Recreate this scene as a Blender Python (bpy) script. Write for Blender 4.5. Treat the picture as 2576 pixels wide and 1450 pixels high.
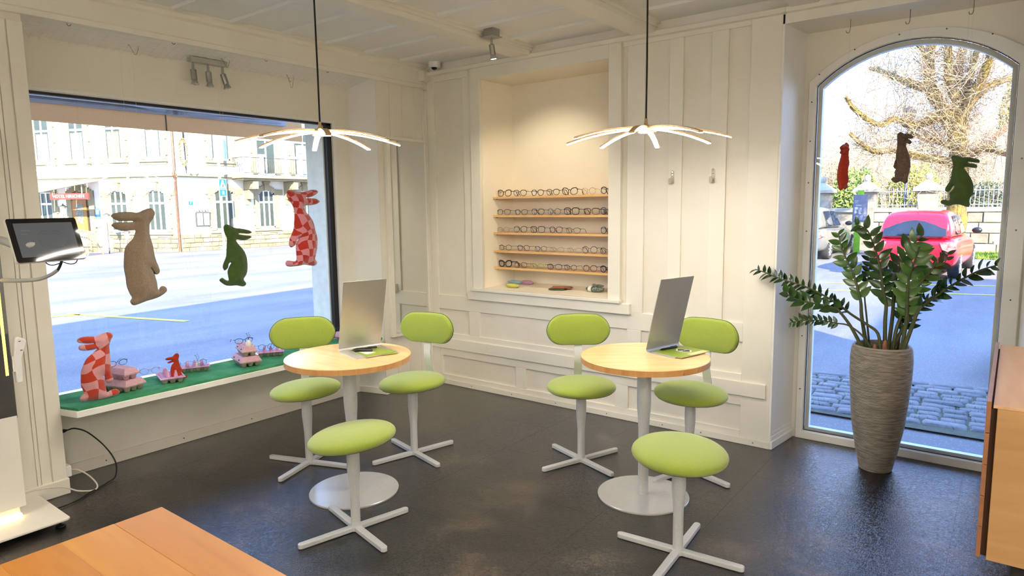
import bpy, math, random
from mathutils import Vector, Matrix
from mathutils.geometry import delaunay_2d_cdt
S = bpy.context.scene
COL = S.collection
for o in list(bpy.data.objects):
    bpy.data.objects.remove(o)
rnd = random.Random(7)
PI = math.pi
rad = math.radians

# ---------------------------------------------------------------- camera
def set_camera():
    yaw, pit, rol = rad(37.25515), rad(7.04159), rad(-0.74237)
    f = Vector((-math.sin(yaw)*math.cos(pit), math.cos(yaw)*math.cos(pit), -math.sin(pit)))
    r = Vector((math.cos(yaw), math.sin(yaw), 0))
    u = r.cross(f)
    r2 = r*math.cos(rol)+u*math.sin(rol)
    u2 = u*math.cos(rol)-r*math.sin(rol)
    cd = bpy.data.cameras.new('camera')
    cd.sensor_width = 36.0
    cd.lens = 1662.564/2576*36.0
    cd.clip_start = 0.05
    cd.clip_end = 300
    c = bpy.data.objects.new('camera', cd)
    M = Matrix.Identity(4)
    for i in range(3):
        M[i][0], M[i][1], M[i][2] = r2[i], u2[i], -f[i]
    M.translation = (4.29, -4.38, 1.62)
    c.matrix_world = M
    COL.objects.link(c)
    S.camera = c
set_camera()

# ---------------------------------------------------------------- world, sun, exposure
def set_world():
    w = bpy.data.worlds.new('sky')
    S.world = w
    w.use_nodes = True
    nt = w.node_tree
    nt.nodes.clear()
    out = nt.nodes.new('ShaderNodeOutputWorld')
    bg = nt.nodes.new('ShaderNodeBackground')
    tc = nt.nodes.new('ShaderNodeTexCoord')
    sep = nt.nodes.new('ShaderNodeSeparateXYZ')
    ramp = nt.nodes.new('ShaderNodeValToRGB')
    ramp.color_ramp.elements[0].position = 0.0
    ramp.color_ramp.elements[0].color = (0.56, 0.74, 1.0, 1)
    ramp.color_ramp.elements[1].position = 0.7
    ramp.color_ramp.elements[1].color = (0.26, 0.50, 1.25, 1)
    k = ramp.color_ramp.elements.new(0.32)
    k.color = (0.46, 0.72, 1.3, 1)
    nt.links.new(tc.outputs['Generated'], sep.inputs[0])
    nt.links.new(sep.outputs['Z'], ramp.inputs[0])
    nt.links.new(ramp.outputs[0], bg.inputs[0])
    bg.inputs[1].default_value = SKY
    nt.links.new(bg.outputs[0], out.inputs[0])
SKY = 4.2
SUN = 20.0
set_world()
sl = bpy.data.lights.new('sun', 'SUN')
sl.energy = SUN
sl.angle = rad(0.55)
sl.color = (1.0, 0.88, 0.66)
so = bpy.data.objects.new('sun', sl)
so.rotation_euler = Vector((-0.65, 0.55, -0.5)).to_track_quat('-Z', 'Y').to_euler()
so.location = (20, -20, 20)
COL.objects.link(so)
S.view_settings.view_transform = 'Standard'
S.view_settings.look = 'None'
S.view_settings.gamma = 1.0
S.view_settings.use_curve_mapping = False
S.view_settings.exposure = 0.0
LAMP = 3.9        # strength factor of the shop's lamps and the added rear fill lamps

# ---------------------------------------------------------------- materials
def lin(h):
    h = h.lstrip('#')
    v = [int(h[i:i+2], 16)/255 for i in (0, 2, 4)]
    return tuple(c/12.92 if c <= 0.04045 else ((c+0.055)/1.055)**2.4 for c in v)
MATS = {}
def pm(name, c1, c2=None, scale=8.0, rough=0.5, metal=0.0, bump=0.0, bscale=60.0, stretch=(1, 1, 1), coat=0.0,
       sheen=0.0, emit=None, estr=0.0, detail=4.0, trans=0.0, sub=0.0, spec=0.5, rvar=0.0, bdist=0.01):
    """a procedural surface: noise-mixed colour, noise bump"""
    if name in MATS:
        return MATS[name]
    m = bpy.data.materials.new(name)
    m.use_nodes = True
    nt = m.node_tree
    b = nt.nodes['Principled BSDF']
    a = lin(c1)
    c = lin(c2) if c2 else tuple(x*0.93 for x in a)
    tc = nt.nodes.new('ShaderNodeTexCoord')
    mp = nt.nodes.new('ShaderNodeMapping')
    mp.inputs['Scale'].default_value = stretch
    nt.links.new(tc.outputs['Object'], mp.inputs[0])
    n = nt.nodes.new('ShaderNodeTexNoise')
    n.inputs['Scale'].default_value = scale
    n.inputs['Detail'].default_value = detail
    nt.links.new(mp.outputs[0], n.inputs['Vector'])
    r = nt.nodes.new('ShaderNodeValToRGB')
    r.color_ramp.elements[0].position = 0.35
    r.color_ramp.elements[1].position = 0.65
    r.color_ramp.elements[0].color = (*a, 1)
    r.color_ramp.elements[1].color = (*c, 1)
    nt.links.new(n.outputs['Fac'], r.inputs[0])
    nt.links.new(r.outputs[0], b.inputs['Base Color'])
    b.inputs['Roughness'].default_value = rough
    b.inputs['Metallic'].default_value = metal
    b.inputs['Specular IOR Level'].default_value = spec
    if coat:
        b.inputs['Coat Weight'].default_value = coat
        b.inputs['Coat Roughness'].default_value = 0.12
    if sheen:
        b.inputs['Sheen Weight'].default_value = sheen
        b.inputs['Sheen Roughness'].default_value = 0.6
    if bump:
        n2 = nt.nodes.new('ShaderNodeTexNoise')
        n2.inputs['Scale'].default_value = bscale
        n2.inputs['Detail'].default_value = 3
        nt.links.new(mp.outputs[0], n2.inputs['Vector'])
        bp = nt.nodes.new('ShaderNodeBump')
        bp.inputs['Strength'].default_value = bump
        bp.inputs['Distance'].default_value = bdist
        nt.links.new(n2.outputs['Fac'], bp.inputs['Height'])
        nt.links.new(bp.outputs[0], b.inputs['Normal'])
    if emit:
        b.inputs['Emission Color'].default_value = (*lin(emit), 1)
        b.inputs['Emission Strength'].default_value = estr
    if trans:
        b.inputs['Transmission Weight'].default_value = trans
    MATS[name] = m
    return m

def glass_mat(name, tint=(1, 1, 1), refl=0.06, rough=0.0):
    """thin pane: clear, with a mirror reflection that grows at grazing angles"""
    if name in MATS:
        return MATS[name]
    m = bpy.data.materials.new(name)
    m.use_nodes = True
    nt = m.node_tree
    nt.nodes.clear()
    out = nt.nodes.new('ShaderNodeOutputMaterial')
    tr = nt.nodes.new('ShaderNodeBsdfTransparent')
    tr.inputs[0].default_value = (*tint, 1)
    gl = nt.nodes.new('ShaderNodeBsdfGlossy')
    gl.inputs['Roughness'].default_value = rough
    lw = nt.nodes.new('ShaderNodeFresnel')
    lw.inputs['IOR'].default_value = 1.35 if refl < 0.1 else 1.6
    mx = nt.nodes.new('ShaderNodeMixShader')
    nt.links.new(lw.outputs[0], mx.inputs[0])
    nt.links.new(tr.outputs[0], mx.inputs[1])
    nt.links.new(gl.outputs[0], mx.inputs[2])
    nt.links.new(mx.outputs[0], out.inputs[0])
    MATS[name] = m
    return m

def emis(name, hexc, strength):
    if name in MATS:
        return MATS[name]
    m = bpy.data.materials.new(name)
    m.use_nodes = True
    nt = m.node_tree
    nt.nodes.clear()
    out = nt.nodes.new('ShaderNodeOutputMaterial')
    e = nt.nodes.new('ShaderNodeEmission')
    e.inputs[0].default_value = (*lin(hexc), 1)
    e.inputs[1].default_value = strength
    nt.links.new(e.outputs[0], out.inputs[0])
    MATS[name] = m
    return m

def wood_mat(name, c1, c2, axis='X', scale=6.0, rough=0.35, staves=0.0, coat=0.3):
    """maple: stretched grain; staves = width of the glued strips seen as colour steps"""
    if name in MATS:
        return MATS[name]
    m = bpy.data.materials.new(name)
    m.use_nodes = True
    nt = m.node_tree
    b = nt.nodes['Principled BSDF']
    tc = nt.nodes.new('ShaderNodeTexCoord')
    mp = nt.nodes.new('ShaderNodeMapping')
    mp.inputs['Scale'].default_value = (0.12, 1, 1) if axis == 'X' else ((1, 0.12, 1) if axis == 'Y' else (1, 1, 0.12))
    nt.links.new(tc.outputs['Object'], mp.inputs[0])
    n = nt.nodes.new('ShaderNodeTexNoise')
    n.inputs['Scale'].default_value = scale*4
    n.inputs['Detail'].default_value = 6
    n.inputs['Distortion'].default_value = 0.8
    nt.links.new(mp.outputs[0], n.inputs['Vector'])
    r = nt.nodes.new('ShaderNodeValToRGB')
    r.color_ramp.elements[0].position = 0.3
    r.color_ramp.elements[1].position = 0.72
    r.color_ramp.elements[0].color = (*lin(c1), 1)
    r.color_ramp.elements[1].color = (*lin(c2), 1)
    nt.links.new(n.outputs['Fac'], r.inputs[0])
    src = r.outputs[0]
    if staves:
        br = nt.nodes.new('ShaderNodeTexBrick')
        br.inputs['Scale'].default_value = 1.0
        br.inputs['Brick Width'].default_value = staves*7
        br.inputs['Row Height'].default_value = staves
        br.inputs['Mortar Size'].default_value = 0.0004
        br.inputs['Color1'].default_value = (0.86, 0.84, 0.80, 1)
        br.inputs['Color2'].default_value = (1.08, 1.06, 1.04, 1)
        br.inputs['Mortar'].default_value = (0.75, 0.68, 0.6, 1)
        nt.links.new(tc.outputs['Object'], br.inputs['Vector'])
        mu = nt.nodes.new('ShaderNodeMix')
        mu.data_type = 'RGBA'
        mu.blend_type = 'MULTIPLY'
        mu.inputs[0].default_value = 0.8
        nt.links.new(src, mu.inputs[6])
        nt.links.new(br.outputs['Color'], mu.inputs[7])
        src = mu.outputs[2]
    nt.links.new(src, b.inputs['Base Color'])
    b.inputs['Roughness'].default_value = rough
    b.inputs['Coat Weight'].default_value = coat
    b.inputs['Coat Roughness'].default_value = 0.15
    MATS[name] = m
    return m

# ---------------------------------------------------------------- mesh builder
class MB:
    def __init__(s, tf=None):
        s.v, s.f, s.tf = [], [], tf
    def add(s, vs, fs):
        k = len(s.v)
        s.v += [tuple(s.tf(*v)) if s.tf else tuple(v) for v in vs]
        s.f += [tuple(i+k for i in f) for f in fs]
        return s
    def box(s, x0, y0, z0, x1, y1, z1):
        x0, x1 = min(x0, x1), max(x0, x1)
        y0, y1 = min(y0, y1), max(y0, y1)
        z0, z1 = min(z0, z1), max(z0, z1)
        return s.add([(x0, y0, z0), (x1, y0, z0), (x1, y1, z0), (x0, y1, z0), (x0, y0, z1), (x1, y0, z1), (x1, y1, z1), (x0, y1, z1)],
                     [(0, 3, 2, 1), (4, 5, 6, 7), (0, 1, 5, 4), (1, 2, 6, 5), (2, 3, 7, 6), (3, 0, 4, 7)])
    def obox(s, c, size, mat3):
        c = Vector(c)
        h = Vector(size)/2
        vs = [c+mat3 @ Vector((sx*h.x, sy*h.y, sz*h.z)) for sz in (-1, 1) for sx, sy in ((-1, -1), (1, -1), (1, 1), (-1, 1))]
        return s.add(vs, [(0, 3, 2, 1), (4, 5, 6, 7), (0, 1, 5, 4), (1, 2, 6, 5), (2, 3, 7, 6), (3, 0, 4, 7)])
    def prism(s, poly, a, b, ax='z'):
        """extrude a 2D polygon between a and b along an axis"""
        def P(u, v, w):
            return (u, v, w) if ax == 'z' else ((u, w, v) if ax == 'y' else (w, u, v))
        n = len(poly)
        vs = [P(u, v, a) for u, v in poly]+[P(u, v, b) for u, v in poly]
        fs = [tuple(range(n))[::-1], tuple(range(n, 2*n))]+[(i, (i+1) % n, n+(i+1) % n, n+i) for i in range(n)]
        return s.add(vs, fs)
    def tube(s, pts, r, n=8, caps=True, close=False):
        pts = [Vector(p) for p in pts]
        m = len(pts)
        rr = r if isinstance(r, (list, tuple)) else [r]*m
        vs, fs = [], []
        ref = None
        for i, p in enumerate(pts):
            if close:
                t = pts[(i+1) % m]-pts[i-1]
            else:
                t = pts[min(i+1, m-1)]-pts[max(i-1, 0)]
            t = t.normalized() if t.length > 1e-9 else Vector((0, 0, 1))
            if ref is None:
                ref = Vector((0, 0, 1)) if abs(t.z) < 0.9 else Vector((1, 0, 0))
            a = t.cross(ref)
            if a.length < 1e-6:
                a = t.orthogonal()
            a.normalize()
            bb = t.cross(a)
            ref = -bb if False else ref
            for k in range(n):
                q = 2*PI*k/n
                vs.append(p+(a*math.cos(q)+bb*math.sin(q))*rr[i])
        for i in range(m if close else m-1):
            for k in range(n):
                k2 = (k+1) % n
                j = (i+1) % m
                fs.append((i*n+k, i*n+k2, j*n+k2, j*n+k))
        if caps and not close:
            fs.append(tuple(range(n))[::-1])
            fs.append(tuple(range((m-1)*n, m*n)))
        return s.add(vs, fs)
    def lathe(s, prof, n=32, c=(0, 0, 0), mat3=None):
        vs, fs = [], []
        m = len(prof)
        for i, (r, z) in enumerate(prof):
            for k in range(n):
                q = 2*PI*k/n
                p = Vector((r*math.cos(q), r*math.sin(q), z))
                if mat3:
                    p = mat3 @ p
                vs.append(p+Vector(c))
        for i in range(m-1):
            for k in range(n):
                k2 = (k+1) % n
                fs.append((i*n+k, i*n+k2, (i+1)*n+k2, (i+1)*n+k))
        fs.append(tuple(range(n))[::-1])
        fs.append(tuple(range((m-1)*n, m*n)))
        return s.add(vs, fs)
    def ell(s, c, r, nu=16, nv=8):
        prof = []
        for i in range(nv+1):
            a = -PI/2+PI*i/nv
            prof.append((max(math.cos(a), 1e-4), math.sin(a)))
        M = Matrix.Diagonal(Vector(r))
        return s.lathe(prof, nu, c, M)
    def build(s, name, mat, parent=None, smooth=False, bev=0.0, loc=None, seg=2, kind=None, ang=40):
        me = bpy.data.meshes.new(name)
        me.from_pydata(s.v, [], s.f)
        me.update()
        if smooth:
            me.shade_smooth()
            me.set_sharp_from_angle(angle=rad(ang))
        o = bpy.data.objects.new(name, me)
        COL.objects.link(o)
        me.materials.append(mat)
        if parent:
            o.parent = parent
        if loc:
            o.location = loc
        if bev:
            b = o.modifiers.new('bevel', 'BEVEL')
            b.width = bev
            b.segments = seg
            b.limit_method = 'ANGLE'
            b.angle_limit = rad(35)
        if kind:
            o['kind'] = kind
        return o

def bx(*a):
    return MB().box(*a)
def tag(o, label=None, cat=None, group=None, kind=None):
    if label:
        o['label'] = label
    if cat:
        o['category'] = cat
    if group:
        o['group'] = group
    if kind:
        o['kind'] = kind
    return o
def thing(name, label, cat, loc=(0, 0, 0), rz=0.0, group=None):
    o = bpy.data.objects.new(name, None)
    o.empty_display_size = 0.1
    COL.objects.link(o)
    o.location = loc
    o.rotation_euler = (0, 0, rz)
    return tag(o, label, cat, group)
def struct(o):
    o['kind'] = 'structure'
    return o
def inst(src, parent=None, loc=None, rot=None, scale=None):
    c = src.copy()
    COL.objects.link(c)
    if parent is not None:
        c.parent = parent
    if loc is not None:
        c.location = loc
    if rot is not None:
        c.rotation_euler = rot
    if scale is not None:
        c.scale = scale
    return c
KIDS = {}
def dup(root, loc, rz, label, group=None):
    r = root.copy()
    COL.objects.link(r)
    r.location = loc
    r.rotation_euler = (0, 0, rz)
    tag(r, label, group=group)
    for ch in [o for o in COL.objects if o.parent == root]:
        c = ch.copy()
        COL.objects.link(c)
        c.parent = r
        for g in [o for o in COL.objects if o.parent == ch]:
            d = g.copy()
            COL.objects.link(d)
            d.parent = c
    return r
def text_mesh(body, size, mat, name, parent, M, extr=0.002, align='CENTER', kind=None):
    cu = bpy.data.curves.new(name, 'FONT')
    cu.body = body
    cu.size = size
    cu.align_x = align
    cu.align_y = 'CENTER'
    cu.extrude = extr
    cu.resolution_u = 2
    t = bpy.data.objects.new('tmp', cu)
    COL.objects.link(t)
    bpy.context.view_layer.update()
    me = bpy.data.meshes.new_from_object(t.evaluated_get(bpy.context.evaluated_depsgraph_get()))
    bpy.data.objects.remove(t)
    o = bpy.data.objects.new(name, me)
    me.materials.clear()
    me.materials.append(mat)
    COL.objects.link(o)
    if parent:
        o.parent = parent
    o.matrix_local = M
    return o
def frame_mat(ux, uy, origin):
    """matrix whose local x, y run along ux, uy (text lies in that plane)"""
    ux, uy = Vector(ux).normalized(), Vector(uy).normalized()
    uz = ux.cross(uy)
    M = Matrix.Identity(4)
    for i in range(3):
        M[i][0], M[i][1], M[i][2] = ux[i], uy[i], uz[i]
    M.translation = origin
    return M
def catmull(pts, k=4, close=False):
    pts = [Vector(p) for p in pts]
    n = len(pts)
    out = []
    for i in range(n if close else n-1):
        p0 = pts[i-1] if (close or i > 0) else pts[0]
        p1 = pts[i]
        p2 = pts[(i+1) % n]
        p3 = pts[(i+2) % n] if (close or i+2 < n) else pts[-1]
        for j in range(k):
            t = j/k
            out.append(0.5*((2*p1)+(p2-p0)*t+(2*p0-5*p1+4*p2-p3)*t*t+(3*p1-p0-3*p2+p3)*t**3))
    if not close:
        out.append(pts[-1])
    return out

# ---------------------------------------------------------------- shared surfaces
CREAM = pm('cream_paint', '#ece8dc', '#e9e4d6', scale=3, rough=0.42, bump=0.03, bscale=90)
CREAM2 = pm('cream_paint_panel', '#e9e4d8', '#e6dfd0', scale=3, rough=0.45, bump=0.03, bscale=90)
NICHE = pm('warm_white_niche', '#f0e7d3', '#ede3cd', scale=2, rough=0.5, bump=0.02, bscale=120)
WHITEP = pm('white_paint', '#f1efe9', '#eeebe3', scale=3, rough=0.4)
PVC = pm('white_window_plastic', '#efeeea', '#ebeae6', scale=5, rough=0.35)
BLACK = pm('black_rubber', '#101116', '#16171c', scale=20, rough=0.5)
GLASS = glass_mat('window_glass')
SILVER = pm('silver_powder_coat', '#d2d3d1', '#cacbc9', scale=120, rough=0.4, metal=0.1, bump=0.05, bscale=700)
STEEL = pm('brushed_steel', '#a8a59e', '#8f8c86', scale=40, rough=0.3, metal=0.9, stretch=(1, 1, 12))
CHROME = pm('chrome', '#c8c8c8', '#bdbdbd', scale=10, rough=0.12, metal=1.0)
ALU = pm('brushed_aluminium', '#d3d1cb', '#c8c6c0', scale=3, rough=0.42, metal=0.75)
MAPLE = wood_mat('maple_table', '#deb679', '#ebca97', 'X', 5, 0.3, staves=0.075)
MAPLE_E = wood_mat('maple_edge', '#c98f55', '#dba76a', 'Z', 5, 0.35)
SHELFW = wood_mat('maple_shelf', '#dcaa68', '#e8bf84', 'X', 6, 0.35)
DARKP = pm('dark_plastic', '#15161a', '#1b1c20', scale=30, rough=0.35)
WHITEPL = pm('white_plastic', '#ecebe7', '#e6e5e0', scale=20, rough=0.35)
# ================================================================ ROOM SHELL
ZC = 2.87
def floor_mat():
    m = bpy.data.materials.new('dark_slate_vinyl')
    m.use_nodes = True
    nt = m.node_tree
    b = nt.nodes['Principled BSDF']
    tc = nt.nodes.new('ShaderNodeTexCoord')
    n = nt.nodes.new('ShaderNodeTexNoise')
    n.inputs['Scale'].default_value = 2.6
    n.inputs['Detail'].default_value = 9
    n.inputs['Roughness'].default_value = 0.68
    nt.links.new(tc.outputs['Object'], n.inputs['Vector'])
    r = nt.nodes.new('ShaderNodeValToRGB')
    e = r.color_ramp.elements
    e[0].position, e[0].color = 0.40, (*lin('#121215'), 1)
    e[1].position, e[1].color = 0.64, (*lin('#453a33'), 1)
    k = r.color_ramp.elements.new(0.52)
    k.color = (*lin('#221f1f'), 1)
    nt.links.new(n.outputs['Fac'], r.inputs[0])
    nt.links.new(r.outputs[0], b.inputs['Base Color'])
    # hammered, wrinkled relief
    n2 = nt.nodes.new('ShaderNodeTexNoise')
    n2.inputs['Scale'].default_value = 34
    n2.inputs['Detail'].default_value = 3
    n2.inputs['Distortion'].default_value = 2.2
    nt.links.new(tc.outputs['Object'], n2.inputs['Vector'])
    bp = nt.nodes.new('ShaderNodeBump')
    bp.inputs['Strength'].default_value = 0.30
    bp.inputs['Distance'].default_value = 0.0032
    nt.links.new(n2.outputs['Fac'], bp.inputs['Height'])
    n3 = nt.nodes.new('ShaderNodeTexNoise')
    n3.inputs['Scale'].default_value = 75
    n3.inputs['Detail'].default_value = 2
    n3.inputs['Distortion'].default_value = 4.0
    nt.links.new(tc.outputs['Object'], n3.inputs['Vector'])
    bp2 = nt.nodes.new('ShaderNodeBump')
    bp2.inputs['Strength'].default_value = 0.5
    bp2.inputs['Distance'].default_value = 0.003
    nt.links.new(n3.outputs['Fac'], bp2.inputs['Height'])
    nt.links.new(bp.outputs[0], bp2.inputs['Normal'])
    nt.links.new(bp2.outputs[0], b.inputs['Normal'])
    nt.links.new(bp2.outputs[0], b.inputs['Coat Normal'])
    b.inputs['Roughness'].default_value = 0.25
    b.inputs['IOR'].default_value = 1.5
    b.inputs['Specular IOR Level'].default_value = 0.1
    b.inputs['Coat IOR'].default_value = 1.6
    b.inputs['Coat Weight'].default_value = 0.85
    b.inputs['Coat Roughness'].default_value = 0.13
    return m
FLOORM = floor_mat()
fl = struct(bx(-0.29, -6.6, -0.12, 7.0, 0.37, -0.004).build('floor', pm('joint_dark', '#141414', '#0f0f0f', rough=0.6)))
g = 0.0004
for i in range(15):
    x0 = -0.36+i*0.5
    for j in range(8):
        y1 = 1.0-j*1.0-(0.5 if i % 2 else 0.0)+0.0
        a0, a1 = max(x0, -0.29), min(x0+0.5, 7.0)
        b0, b1 = max(y1-1.0, -6.6), min(y1, 0.37)
        if a1-a0 < 0.02 or b1-b0 < 0.02:
            continue
        bx(a0+g, b0+g, -0.004, a1-g, b1-g, 0.0).build('tile', FLOORM, fl)

# ---- right wall (runs along x at y = 0) with the display niche
wr = struct(MB().box(0, 0.014, 0, 0.65, 0.36, ZC).box(1.88, 0.014, 0, 3.0, 0.36, ZC).box(0.65, 0.014, 0, 1.88, 0.36, 0.92)
            .box(0.65, 0.014, 2.676, 1.88, 0.36, ZC).box(0.6, 0.34, 0.8, 1.95, 0.4, 2.8).build('wall_right', CREAM2))
nl = MB()
F_ = [(0.65, 0.0, 0.918), (1.882, 0.0, 0.918), (1.882, 0.0, 2.676), (0.65, 0.0, 2.676)]
B_ = [(0.76, 0.3, 0.955), (1.772, 0.3, 0.955), (1.772, 0.3, 2.648), (0.76, 0.3, 2.648)]
nl.add(F_+B_, [(0, 1, 5, 4), (1, 2, 6, 5), (2, 3, 7, 6), (3, 0, 4, 7), (4, 5, 6, 7)])
nl.build('niche_lining', NICHE, wr)
def board(nm, x0, z0, x1, z1, d=0.0, par=None, m=CREAM):
    return bx(x0, d, z0, x1, 0.016, z1).build(nm, m, par or wr, bev=0.003)
board('corner_stile', 0.0, 0.045, 0.115, 2.77)
board('stile', 0.45, 0.83, 0.56, 2.715)
for a, b_ in ((2.02, 2.154), (2.338, 2.437), (2.631, 2.743)):
    board('stile', a, 0.83, b_, 2.737)
board('stile', 2.886, 0.045, 3.075, 2.77)
board('rail', 0.115, 2.715, 0.56, 2.77)
board('rail', 1.95, 2.737, 2.886, 2.77)
board('rail', 0.115, 0.70, 2.886, 0.83)
board('stile', 0.477, 0.482, 0.596, 0.70)
board('stile', 2.03, 0.482, 2.145, 0.70)
board('rail', 0.115, 0.43, 2.886, 0.482)
board('chair_rail', 0.02, 0.335, 3.05, 0.432, -0.014)
board('rail', 0.115, 0.265, 2.886, 0.336)
for a, b_ in ((0.115, 0.147), (0.985, 1.093), (1.93, 2.044)):
    board('stile', a, 0.09, b_, 0.265)
board('rail', 0.115, 0.045, 2.886, 0.09)
# niche casing, ledge and apron
board('niche_casing', 0.55, 0.918, 0.655, 2.772, -0.022)
board('niche_casing', 1.878, 0.918, 1.98, 2.772, -0.022)
board('niche_casing', 0.655, 2.672, 1.878, 2.772, -0.022)
bx(0.545, -0.05, 0.893, 1.99, 0.0, 0.919).build('niche_ledge', CREAM, wr, bev=0.004)
board('niche_apron', 0.494, 0.815, 2.062, 0.893, -0.032)
bb = struct(bx(0.0, -0.013, 0, 3.086, 0.0, 0.047).build('baseboard_right', CREAM, bev=0.003))
scr = MB().lathe([(0.004, 0), (0.004, 0.002)], 8, (0, 0, 0), Matrix.Rotation(PI/2, 3, 'X')).build('screw', pm('screw_dark', '#5a5347', '#4a443a', rough=0.5), bb, loc=(0.5, -0.0135, 0.024))
for x in (0.95, 1.4, 1.87, 2.33, 2.62, 2.98):
    inst(scr, bb, (x, -0.0135, 0.024))
# cornice of the right wall
t1 = struct(MB().box(0.0, -0.045, 2.768, 3.1, 0.016, 2.80).box(0, -0.014, 2.80, 4.4, 0.016, ZC).box(3.1, -0.045, 2.768, 7.0, 0.016, 2.80).build('trim_1', CREAM, bev=0.004))
# cleaned strip in the corner
struct(MB().box(0.0, -0.05, 2.657, 0.032, -0.001, 2.712).box(0.005, -0.085, 2.725, 0.085, -0.0, 2.815).build('trim_2', CREAM2, bev=0.002))

# ---- arched bay at the right
rv = [(3.0, 0.016), (3.0, 0.36), (3.132, 0.36), (3.088, 0.0)]
struct(MB().prism(rv, 0, 2.71).build('wall_reveal', WHITEP))
bb2 = struct(MB().prism([(3.086, -0.013), (3.102, -0.006), (3.145, 0.335), (3.125, 0.335), (3.08, 0.0)], 0, 0.055)
             .prism([(3.086, -0.006), (3.096, 0.0), (3.138, 0.335), (3.12, 0.335), (3.08, 0.0)], 0.055, 0.085)
             .prism([(3.086, -0.002), (3.091, 0.002), (3.133, 0.335), (3.12, 0.335), (3.08, 0.0)], 0.085, 0.11).build('baseboard_bay', WHITEP, bev=0.004))
AX0, AX1, ASP, AAP = 3.205, 4.252, 2.372, 2.588   # glass opening of the arch
def arch_pts(x0, x1, spring, apex, n=18):
    w, h = (x1-x0)/2, apex-spring
    R_ = (w*w+h*h)/(2*h)
    cz = apex-R_
    a = math.asin(w/R_)
    cx = (x0+x1)/2
    return [(cx+R_*math.sin(-a+2*a*i/n), cz+R_*math.cos(-a+2*a*i/n)) for i in range(n+1)]
def arch_ring(x0, x1, z0, sp, ap, ox0, ox1, oz0, osp, oap, ya, yb, n=18):
    """ring between an inner and an outer arched outline, extruded from ya to yb"""
    inn = [(x0, z0)]+arch_pts(x0, x1, sp, ap, n)+[(x1, z0)]
    out = [(ox0, oz0)]+arch_pts(ox0, ox1, osp, oap, n)+[(ox1, oz0)]
    k = len(inn)
    vs, fs = [], []
    for y in (ya, yb):
        vs += [(u, y, v) for u, v in inn]+[(u, y, v) for u, v in out]
    for i in range(k):
        j = (i+1) % k
        fs.append((i, j, k+j, k+i))
        fs.append((2*k+i, 3*k+i, 3*k+j, 2*k+j))
        fs.append((i, 2*k+i, 2*k+j, j))
        fs.append((k+i, k+j, 3*k+j, 3*k+i))
    return MB().add(vs, fs)
# wall around the arch: outer outline is squared off
def arch_wall(x0, x1, z0, sp, ap, X0, X1, Z1, ya, yb, n=18):
    inn = [(x0, z0)]+arch_pts(x0, x1, sp, ap, n)+[(x1, z0)]
    out = [(X0, z0)]
    for i, (u, v) in enumerate(arch_pts(x0, x1, sp, ap, n)):
        t = i/n
        out.append((X0+(X1-X0)*t, Z1))
    out.append((X1, z0))
    k = len(inn)
    vs, fs = [], []
    for y in (ya, yb):
        vs += [(u, y, v) for u, v in inn]+[(u, y, v) for u, v in out]
    for i in range(k-1):
        j = i+1
        fs.append((i, j, k+j, k+i))
        fs.append((2*k+i, 3*k+i, 3*k+j, 2*k+j))
        fs.append((i, 2*k+i, 2*k+j, j))
        fs.append((k+i, k+j, 3*k+j, 3*k+i))
    return MB().add(vs, fs)
wb = struct(arch_wall(3.16, 4.335, 0.0, 2.40, 2.64, 2.9, 4.9, ZC, 0.352, 0.66).build('wall_bay', CREAM))
struct(bx(3.088, 0.0, 2.71, 4.39, 0.36, ZC).build('trim_3', CREAM))
struct(MB().prism([(4.375, 0.0), (4.42, 0.0), (4.42, 0.36), (4.345, 0.36)], 0, 2.71).build('wall_bay_right', WHITEP))
struct(bx(4.42, 0.0, 0, 7.1, 0.66, ZC).build('wall_east_part', CREAM))
w2 = struct(arch_ring(AX0, AX1, 0.052, ASP, AAP, 3.16, 4.335, 0.0, 2.40, 2.64, 0.335, 0.40).build('window_2', PVC, bev=0.004))
arch_ring(AX0+0.003, AX1-0.003, 0.055, ASP-0.002, AAP-0.003, AX0-0.001, AX1+0.001, 0.051, ASP, AAP+0.001, 0.37, 0.378).build('gasket', BLACK, w2)
arch_ring(AX0+0.03, AX1-0.03, 0.075, ASP-0.015, AAP-0.032, AX0+0.004, AX1-0.004, 0.056, ASP-0.002, AAP-0.004, 0.385, 0.43).build('outer_bead', pm('grey_outer_frame', '#e2e5e1', '#d8dbd6', scale=6, rough=0.6), w2)
pv = [(AX0, 0.052)]+arch_pts(AX0, AX1, ASP, AAP)+[(AX1, 0.052)]
MB().prism(pv[::-1], 0.381, 0.384, 'y').build('glass_pane', GLASS, w2)
bx(AX0, 0.386, 0.058, AX1, 0.40, 0.074).build('spacer_bar', pm('spacer_alu', '#c7cdd2', '#aab2ba', scale=200, rough=0.3, metal=0.8, stretch=(30, 1, 1)), w2)
sc2 = MB().lathe([(0.0045, 0), (0.0045, 0.002)], 8, (0, 0, 0), Matrix.Rotation(PI/2, 3, 'X')).build('screw', MATS['screw_dark'], w2, loc=(3.18, 0.3335, 0.35))
for x, z in ((3.182, 0.35), (3.181, 0.72), (3.181, 1.08), (3.181, 1.43), (3.181, 1.75), (3.181, 2.02), (3.181, 2.27), (3.22, 2.44), (3.42, 2.566), (3.66, 2.618),
             (3.90, 2.612), (4.12, 2.548), (4.295, 2.2), (4.295, 1.85), (4.295, 1.45), (4.295, 1.05), (4.295, 0.66)):
    inst(sc2, w2, (x, 0.3335, z))

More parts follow.
